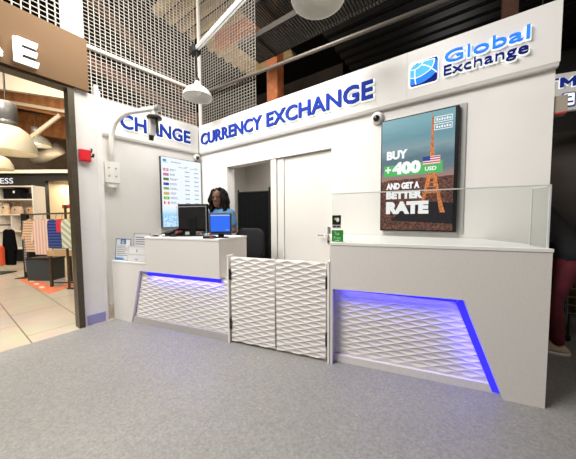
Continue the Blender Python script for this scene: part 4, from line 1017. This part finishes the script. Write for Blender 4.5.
# clothing
def garment(name, label, x, D, ztop, w, h_, m, sleeve=.0, skirt=1.0, group=None, straps=False):
    t_ = thing(name, label, 'clothes', FS, (x, D, ztop - h_), group)
    if straps: out = [(-.28, 0), (-.22, -.16), (-.5, -.30), (-.5 * skirt, -1), (.5 * skirt, -1), (.5, -.30), (.22, -.16), (.28, 0), (.20, 0), (.10, -.15), (-.10, -.15), (-.20, 0)]
    elif sleeve > 0: out = [(-.14, 0), (-.42, -.05), (-.60, -sleeve), (-.46, -sleeve - .03), (-.38, -.22), (-.40 * skirt, -1), (.40 * skirt, -1), (.38, -.22), (.46, -sleeve - .03), (.60, -sleeve), (.42, -.05), (.14, 0), (.06, -.05), (-.06, -.05)]
    else: out = [(-.14, 0), (-.45, -.06), (-.46, -.22), (-.48 * skirt, -1), (.48 * skirt, -1), (.46, -.22), (.45, -.06), (.14, 0), (.06, -.05), (-.06, -.05)]
    pts = [(x + p_[0] * w, ztop + p_[1] * h_) for p_ in out]
    bb = MB(FS).prism(pts, D - .03, D + .03, 'y')
    bmesh.ops.bevel(bb.bm, geom=[e for e in bb.bm.edges], offset=.010, segments=2, affect='EDGES')
    bb.build('fabric', m, t_)
    hk = MB(FS).tube([(x, D, ztop - .02), (x, D, ztop + .05), (x + .02, D, ztop + .07), (x + .005, D, ztop + .085)], .005, 6).tube([(x - w * .3, D, ztop - .035), (x, D, ztop - .01), (x + w * .3, D, ztop - .035)], .007, 6)
    hk.build('hanger', PINE, t_)
    return t_
PINK = stripes('pink_stripes', (.72, .40, .30), (.80, .62, .50), 5.5, 'X')
TAN = stripes('tan_stripes', (.50, .28, .14), (.74, .52, .36), 6, 'Z')
NAVYS = stripes('navy_stripes', (.012, .022, .13), (.05, .08, .26), 6, 'Z')
SAGE = stripes('sage_print', (.40, .42, .26), (.66, .66, .50), 5.5, 'DIAGONAL')
barD = lambda u: 5.2 - (u + 5.45) * .559
zbar = 1.31
cg = 'clothes on the shop rail'
for nm, lab, px, zt, w, h_, m, slv in (
    ('striped_jacket', 'tan striped jacket on the shop rail, beside the black end panel', 33.5, 1.215, .40, .66, TAN, .62),
    ('striped_jacket', 'pink striped jacket in the middle of the shop rail', 43.5, 1.215, .40, .68, PINK, .64),
    ('navy_shirt', 'navy striped shirt on the shop rail', 56.5, 1.215, .30, .52, NAVYS, 0),
    ('sage_dress', 'pale green dress near the front end of the shop rail', 70.0, 1.215, .27, .50, SAGE, 0)):
    u = U(px, 4.8)
    for _ in range(6): u = U(px, barD(u))
    garment(nm, lab, u, barD(u), zt, w, h_, m, slv, group=cg)
u = U(62.5, 4.5); garment('red_top', 'red top between the navy shirt and green dress on the shop rail', U(63.5, 4.37), barD(U(63.5, 4.37)) , 1.215, .18, .24, mat('red_cloth', (.62, .03, .05), .8), 0, group=cg)
rk = thing('clothes_rail', 'dark metal clothes rail with black end panel in the shop', 'clothes rail', FS, (-4.6, 4.7, 0))
MB(FS).tube([(-5.45, 5.2, zbar), (-3.60, barD(-3.60), zbar)], .014, 10).build('top_bar', BRONZE, rk)
MB(FS).box(-5.52, -5.40, 5.17, 5.23, .01, 1.33, bev=.005).build('end_panel', BB, rk)
pm = stripes('panel_print', (.02, .02, .02), (.45, .40, .38), 9, 'Z')
MB(FS).box(-5.485, -5.435, 5.164, 5.171, .12, 1.18).build('panel_print', pm, rk)
xq = -3.79; MB(FS).tube([(xq, barD(xq), 0.02), (xq, barD(xq), 1.45)], .018, 10).build('post', BRONZE, rk)
MB(FS).box(xq - .03, xq + .22, barD(xq) - .02, barD(xq) + .02, 0, .025).box(-5.56, -5.36, 5.02, 5.38, 0, .012).build('foot', BRONZE, rk)
MB(FS).box(-3.86, -3.58, barD(xq) + .022, barD(xq) + .03, 1.395, 1.455).build('red_banner', mat('banner_red', (.55, .04, .04), .6), rk)
tb = thing('display_table', 'low wooden display table with dark legs in the shop', 'table', FS, (-3.95, 4.62, 0))
MB(FS).box(-4.27, -3.60, 4.40, 4.86, .555, .655, bev=.004).build('table_top', PINE, tb)
for x in (-4.24, -3.64):
    for y in (4.43, 4.83): MB(FS).box(x - .018, x + .018, y - .018, y + .018, 0, .556).build('leg', BRONZE, tb)
MB(FS).box(-4.23, -3.65, 4.425, 4.44, .06, .085).build('stretcher', BRONZE, tb)
def folded(x, y, z, w, m, label):
    b_ = MB(FS); 
    b_.box(x - w / 2, x + w / 2, y - .09, y + .09, z, z + .022, bev=.008); b_.box(x - w / 2 + .004, x + w / 2 - .006, y - .088, y + .085, z + .022, z + .042, bev=.008)
    tag(b_.build('folded_shirt', m, None, True), label, 'clothes', 'folded clothes on the table')
folded(-4.10, 4.55, .655, .22, mat('folded_cream', (.75, .66, .52), .8), 'cream folded shirt on the left of the display table')
folded(-3.84, 4.56, .655, .20, mat('folded_white', (.80, .76, .68), .8), 'white folded shirt on the right of the display table')
bn = thing('storage_bin', 'dark grey bin on the shop floor under the clothes rail', 'bin', FS, (-4.88, 4.98, 0))
MB(FS).prism([(-5.12, .0), (-4.66, .0), (-4.64, .42), (-5.14, .42)], 4.86, 5.16, 'y').build('body', mat('bin_grey', (.045, .055, .055), .5), bn)
MB(FS).box(-5.15, -4.63, 4.85, 5.17, .42, .45, bev=.005).build('rim', DARKM, bn)
# left edge of the picture: bag stand
bs = thing('garment_stand', 'low dark garment stand at the left edge of the picture', 'stand', FS, (-6.4, 5.6, 0))
MB(FS).tube([(-6.62, 5.6, .02), (-6.62, 5.6, 1.10)], .02, 8).build('post', DARKM, bs)
MB(FS).tube([(-6.62, 5.6, 1.09), (-6.22, 5.6, 1.09)], .014, 8).build('arm', DARKM, bs)
MB(FS).box(-6.8, -6.3, 5.45, 5.75, 0, .02).build('base', DARKM, bs)
garment('black_coat', 'black coat hanging at the left edge of the picture', -6.28, 5.62, 1.0, .26, .82, BLACKF, .6)
garment('orange_vest', 'orange red vest hanging in front of the black coat at left edge', -6.39, 5.49, .64, .22, .44, mat('vest_orange', (.75, .10, .03), .8), 0)
# floor sticker
fs_ = MB(); fo = mat('sticker_orange', (.80, .22, .10), .5, var=.12, scale=12)
fs_.prism([(-7.35, .93), (-5.75, 1.00), (-5.72, 1.22), (-7.45, 1.13)], .0005, .003, 'z'); 
fs_.prism([(-5.75, 1.00), (-5.45, 1.02), (-6.25, 2.0), (-6.45, 1.98)], .0006, .0028, 'z')
fsn = thing('floor_sticker', 'orange warning sticker on the shop floor tiles', 'floor sticker', I4, (-6.5, 1.1, 0))
fs_.build('sticker', fo, fsn)
pb = MB()
for x in (-7.0, -6.6, -6.2): pb.box(x, x + .18, 1.03, 1.09, .0028, .0036)
pb.build('print', mat('sticker_print', (.85, .70, .60), .5), fsn)

# shop lamps
def shop_lamp(px, py0, py1, D, r, label, m):
    x, zt, zm, zb2 = U(px, D), 0, 0, 0
    z0, z1 = Zs(px, py1, D), Zs(px, py0, D); hh = z1 - z0
    l = thing('shop_pendant', label, 'lamp', FS, (x, D, z0), 'big dome pendants in the shop')
    MB(FS).lathe([(r, 0), (r * 1.0, .02 * hh), (r * .93, .2 * hh), (r * .74, .40 * hh), (r * .45, .50 * hh), (r * .42, .49 * hh), (r * .70, .38 * hh), (r * .9, .2 * hh), (r * .97, .01)], (x, D, z0), 32, cap=False).build('dome', m, l, True)
    MB(FS).lathe([(r * .34, .50 * hh), (r * .35, .60 * hh), (r * .33, .61 * hh), (r * .36, .62 * hh), (r * .36, .93 * hh), (r * .30, .97 * hh), (.03, 1.0 * hh)], (x, D, z0), 24).build('gear_case', mat('gear_grey', (.22, .21, .20), .4, .4), l, True)
    MB(FS).tube([(x, D, z1), (x, D, 6.29)], .012, 8).build('stem', DARKM, l)
    MB(FS).ball((x, D, z0 + .22 * hh), r * .28).build('bulb', emis('warm_bulb', (1, .86, .62), 6), l, True)
LAMPC = mat('lamp_cream', (.64, .56, .40), .4, emit=(1, .85, .55), es=.06)
shop_lamp(13.5, 103, 153, 4.2, .36, 'big cream dome pendant at the upper left in the shop', LAMPC)
shop_lamp(1, 143, 169, 6.2, .30, 'smaller cream dome pendant cut by the left edge', LAMPC)
shop_lamp(42, 128, 146, 8.3, .36, 'grey dome pendant far back in the shop', mat('lamp_grey', (.42, .42, .38), .4))
# shop roof timber, far wall, ducts
WOODL = mat('warm_beam', (.30, .12, .04), .6, var=.35, scale=6, bump=.2, bscale=40)
def sbeam(p, q, w, h_, m, nm='wood_beam'): return beam(nm, [FS @ Vector(p), FS @ Vector(q)], w, h_, m)
D = 8.0
sbeam((U(-20, D), D, Zs(0, 92, D)), (U(85, D), D, Zs(66, 112, D)), .25, .55, WOODL)
D = 9.5
sbeam((U(-20, D), D, Zs(0, 118, D)), (U(100, D), D, Zs(66, 134, D)), .25, .75, WOODL)
D = 7.6
sbeam((U(-20, D), D, Zs(0, 98, D)), (U(85, D), D, Zs(66, 116, D)), .06, .08, mat('rod_pale', (.42, .36, .28), .5))
sbeam((U(28, D), D, Zs(28, 144, D)), (U(66, D), D, Zs(60, 117, D)), .05, .10, mat('rod_pale', (.68, .60, .48), .5))
D = 5.4
sbeam((U(-30, D), D, Zs(0, 76, D)), (U(92, D), D, Zs(66, 94, D)), .10, .46, mat('duct_cream', (.60, .52, .40), .6))
D = 10.5
sbeam((U(56, D), D, 0), (U(56, D), D, 3.6), .22, .22, WOODL, 'wood_column')
struct('wall_shop_far', MB(FS).box(-13.5, -4.4, 11.5, 11.6, 0, 6.3), mat('far_dark', (.10, .07, .045), .7, var=.3, scale=2))
b = MB(FS); n = 26
for k in range(n):
    x = -11.6 + k * .22; b.prism([(x, 10.9), (x + .06, 10.82), (x + .14, 10.82), (x + .20, 10.9)], 2.6, 4.0, 'z')
cp_ = struct('wall_corrugated', b, mat('corrugated_beige', (.60, .50, .36), .6, var=.1, scale=4))
dk = MB(FS).tube([(U(40, 9), 9, Zs(40, 160, 9)), (U(66, 9), 8.9, Zs(60, 150, 9))], .20, 16).build('air_duct', mat('duct_grey', (.40, .38, .34), .45, .3), None, True); tag(dk, 'round grey air duct under the shop roof timbers', 'duct')
struct('wall_shop_side', MB().box(-13.9, -13.8, -6, 12, 0, 6.3), mat('far_dark', (.10, .07, .045), .7))

# ================================================================== LIGHT
def area(name, loc, target, sx, sy, power, col=(1, 1, 1), spread=None):
    l = bpy.data.lights.new(name, 'AREA'); l.shape = 'RECTANGLE'; l.size = sx; l.size_y = sy; l.energy = power; l.color = col
    o = bpy.data.objects.new(name, l); COL.objects.link(o); o.location = loc
    o.rotation_euler = (Vector(target) - Vector(loc)).to_track_quat('-Z', 'Y').to_euler()
    if spread: l.spread = spread
    return o
area('hall_light_front', (-3.3, -2.0, 5.4), (-2.9, 1.4, .3), 3.0, 2.0, 515, (1, .98, .95))
area('hall_light_high', (-2.3, .5, 4.7), (-2.0, 1.6, 0), 2.4, 1.2, 62, (1, .98, .94))
area('hall_light_left', (-1.8, 1.5, 4.2), (-4.0, 2.0, 1.6), 1.5, 1.2, 88, (1, .97, .92))
area('staff_light', tuple(FM @ Vector((-2.7, .9, 2.55))), tuple(FM @ Vector((-2.7, .9, 0))), .9, .6, 17, (1, .97, .92))
area('shop_light_near', tuple(FS @ Vector((-4.6, 4.0, 4.4))), tuple(FS @ Vector((-4.8, 4.6, 0))), 3, 1.6, 105, (1, .86, .66))
area('shop_light_far', tuple(FS @ Vector((-7.2, 5.9, 4.2))), tuple(FS @ Vector((-7.4, 7.6, 1.2))), 3, 1.2, 150, (1, .85, .64))
area('shop_light_up', tuple(FS @ Vector((-7.4, 8.6, 2.9))), tuple(FS @ Vector((-8.0, 9.2, 6))), 4, 1, 60, (1, .78, .5))
area('niche_light', tuple(FS @ Vector((-6.6, 8.0, 2.3))), tuple(FS @ Vector((-6.6, 8.1, 0))), .5, .4, 22, (1, .85, .6))
area('deck_light', (-5.0, 4.6, 3.9), (-4.4, 4.6, 6.2), 1.6, 1.6, 26, (1, .84, .6))
area('side_fill', (2.4, 1.9, 2.6), (.8, 3.2, .2), .6, .6, 11, (1, .92, .85))  # added fill to brighten the bending person and shoes, no fitting there
area('roof_glint', (-.4, 6.0, 3.4), (-.6, 6.0, 6), 1.2, .8, 7, (1, .95, .9))
# LED glow inside the counter recesses
def led(name, F, p, q, dirv, power):
    p, q = F @ Vector(p), F @ Vector(q); mid = (p + q) / 2; L = (q - p).length
    l = bpy.data.lights.new(name, 'AREA'); l.shape = 'RECTANGLE'; l.size = L; l.size_y = .012; l.energy = power; l.color = (.05, .04, 1.0)
    o = bpy.data.objects.new(name, l); COL.objects.link(o)
    z = -(F.to_3x3() @ Vector(dirv)).normalized(); x = (q - p).normalized(); y = z.cross(x).normalized(); z = x.cross(y)
    o.matrix_world = frame(mid, x, y, z)
led('led_light', FC, (-.80, .045, .606), (-.03, .045, .600), (0, .55, -1), 1.1)
led('led_light', FC, (-.020, .040, .585), (.160, .040, .13), (-.94, .5, -.35), .8)
led('led_light', FC, (-2.93, .014, .566), (-1.99, .014, .566), (0, .5, -1), 2.6)

w = bpy.data.worlds.new('World'); bpy.context.scene.world = w; w.use_nodes = True
w.node_tree.nodes['Background'].inputs[0].default_value = (.9, .93, 1, 1); w.node_tree.nodes['Background'].inputs[1].default_value = .03

# ================================================================== CAMERA
cam = bpy.data.cameras.new('Camera'); co = bpy.data.objects.new('Camera', cam); COL.objects.link(co)
cam.sensor_width = 36; cam.sensor_fit = 'HORIZONTAL'; cam.lens = 36 * 250 / 576; cam.clip_start = .05
fw = Vector((-.57543, .81603, -.05427)); rtv = Vector((.81703, .57637, -.0057)); rtv = (rtv - fw.normalized() * rtv.dot(fw.normalized())).normalized(); fw.normalize()
upv = rtv.cross(fw)
co.matrix_world = frame((0, 0, 1.2), rtv, upv, -fw)
cam.shift_y = 2.5 / 576
bpy.context.scene.camera = co
sc_ = bpy.context.scene
sc_.view_settings.view_transform = 'Standard'; sc_.view_settings.look = 'None'; sc_.view_settings.exposure = 0.0
sc_.cycles.max_bounces = 8; sc_.cycles.transparent_max_bounces = 12
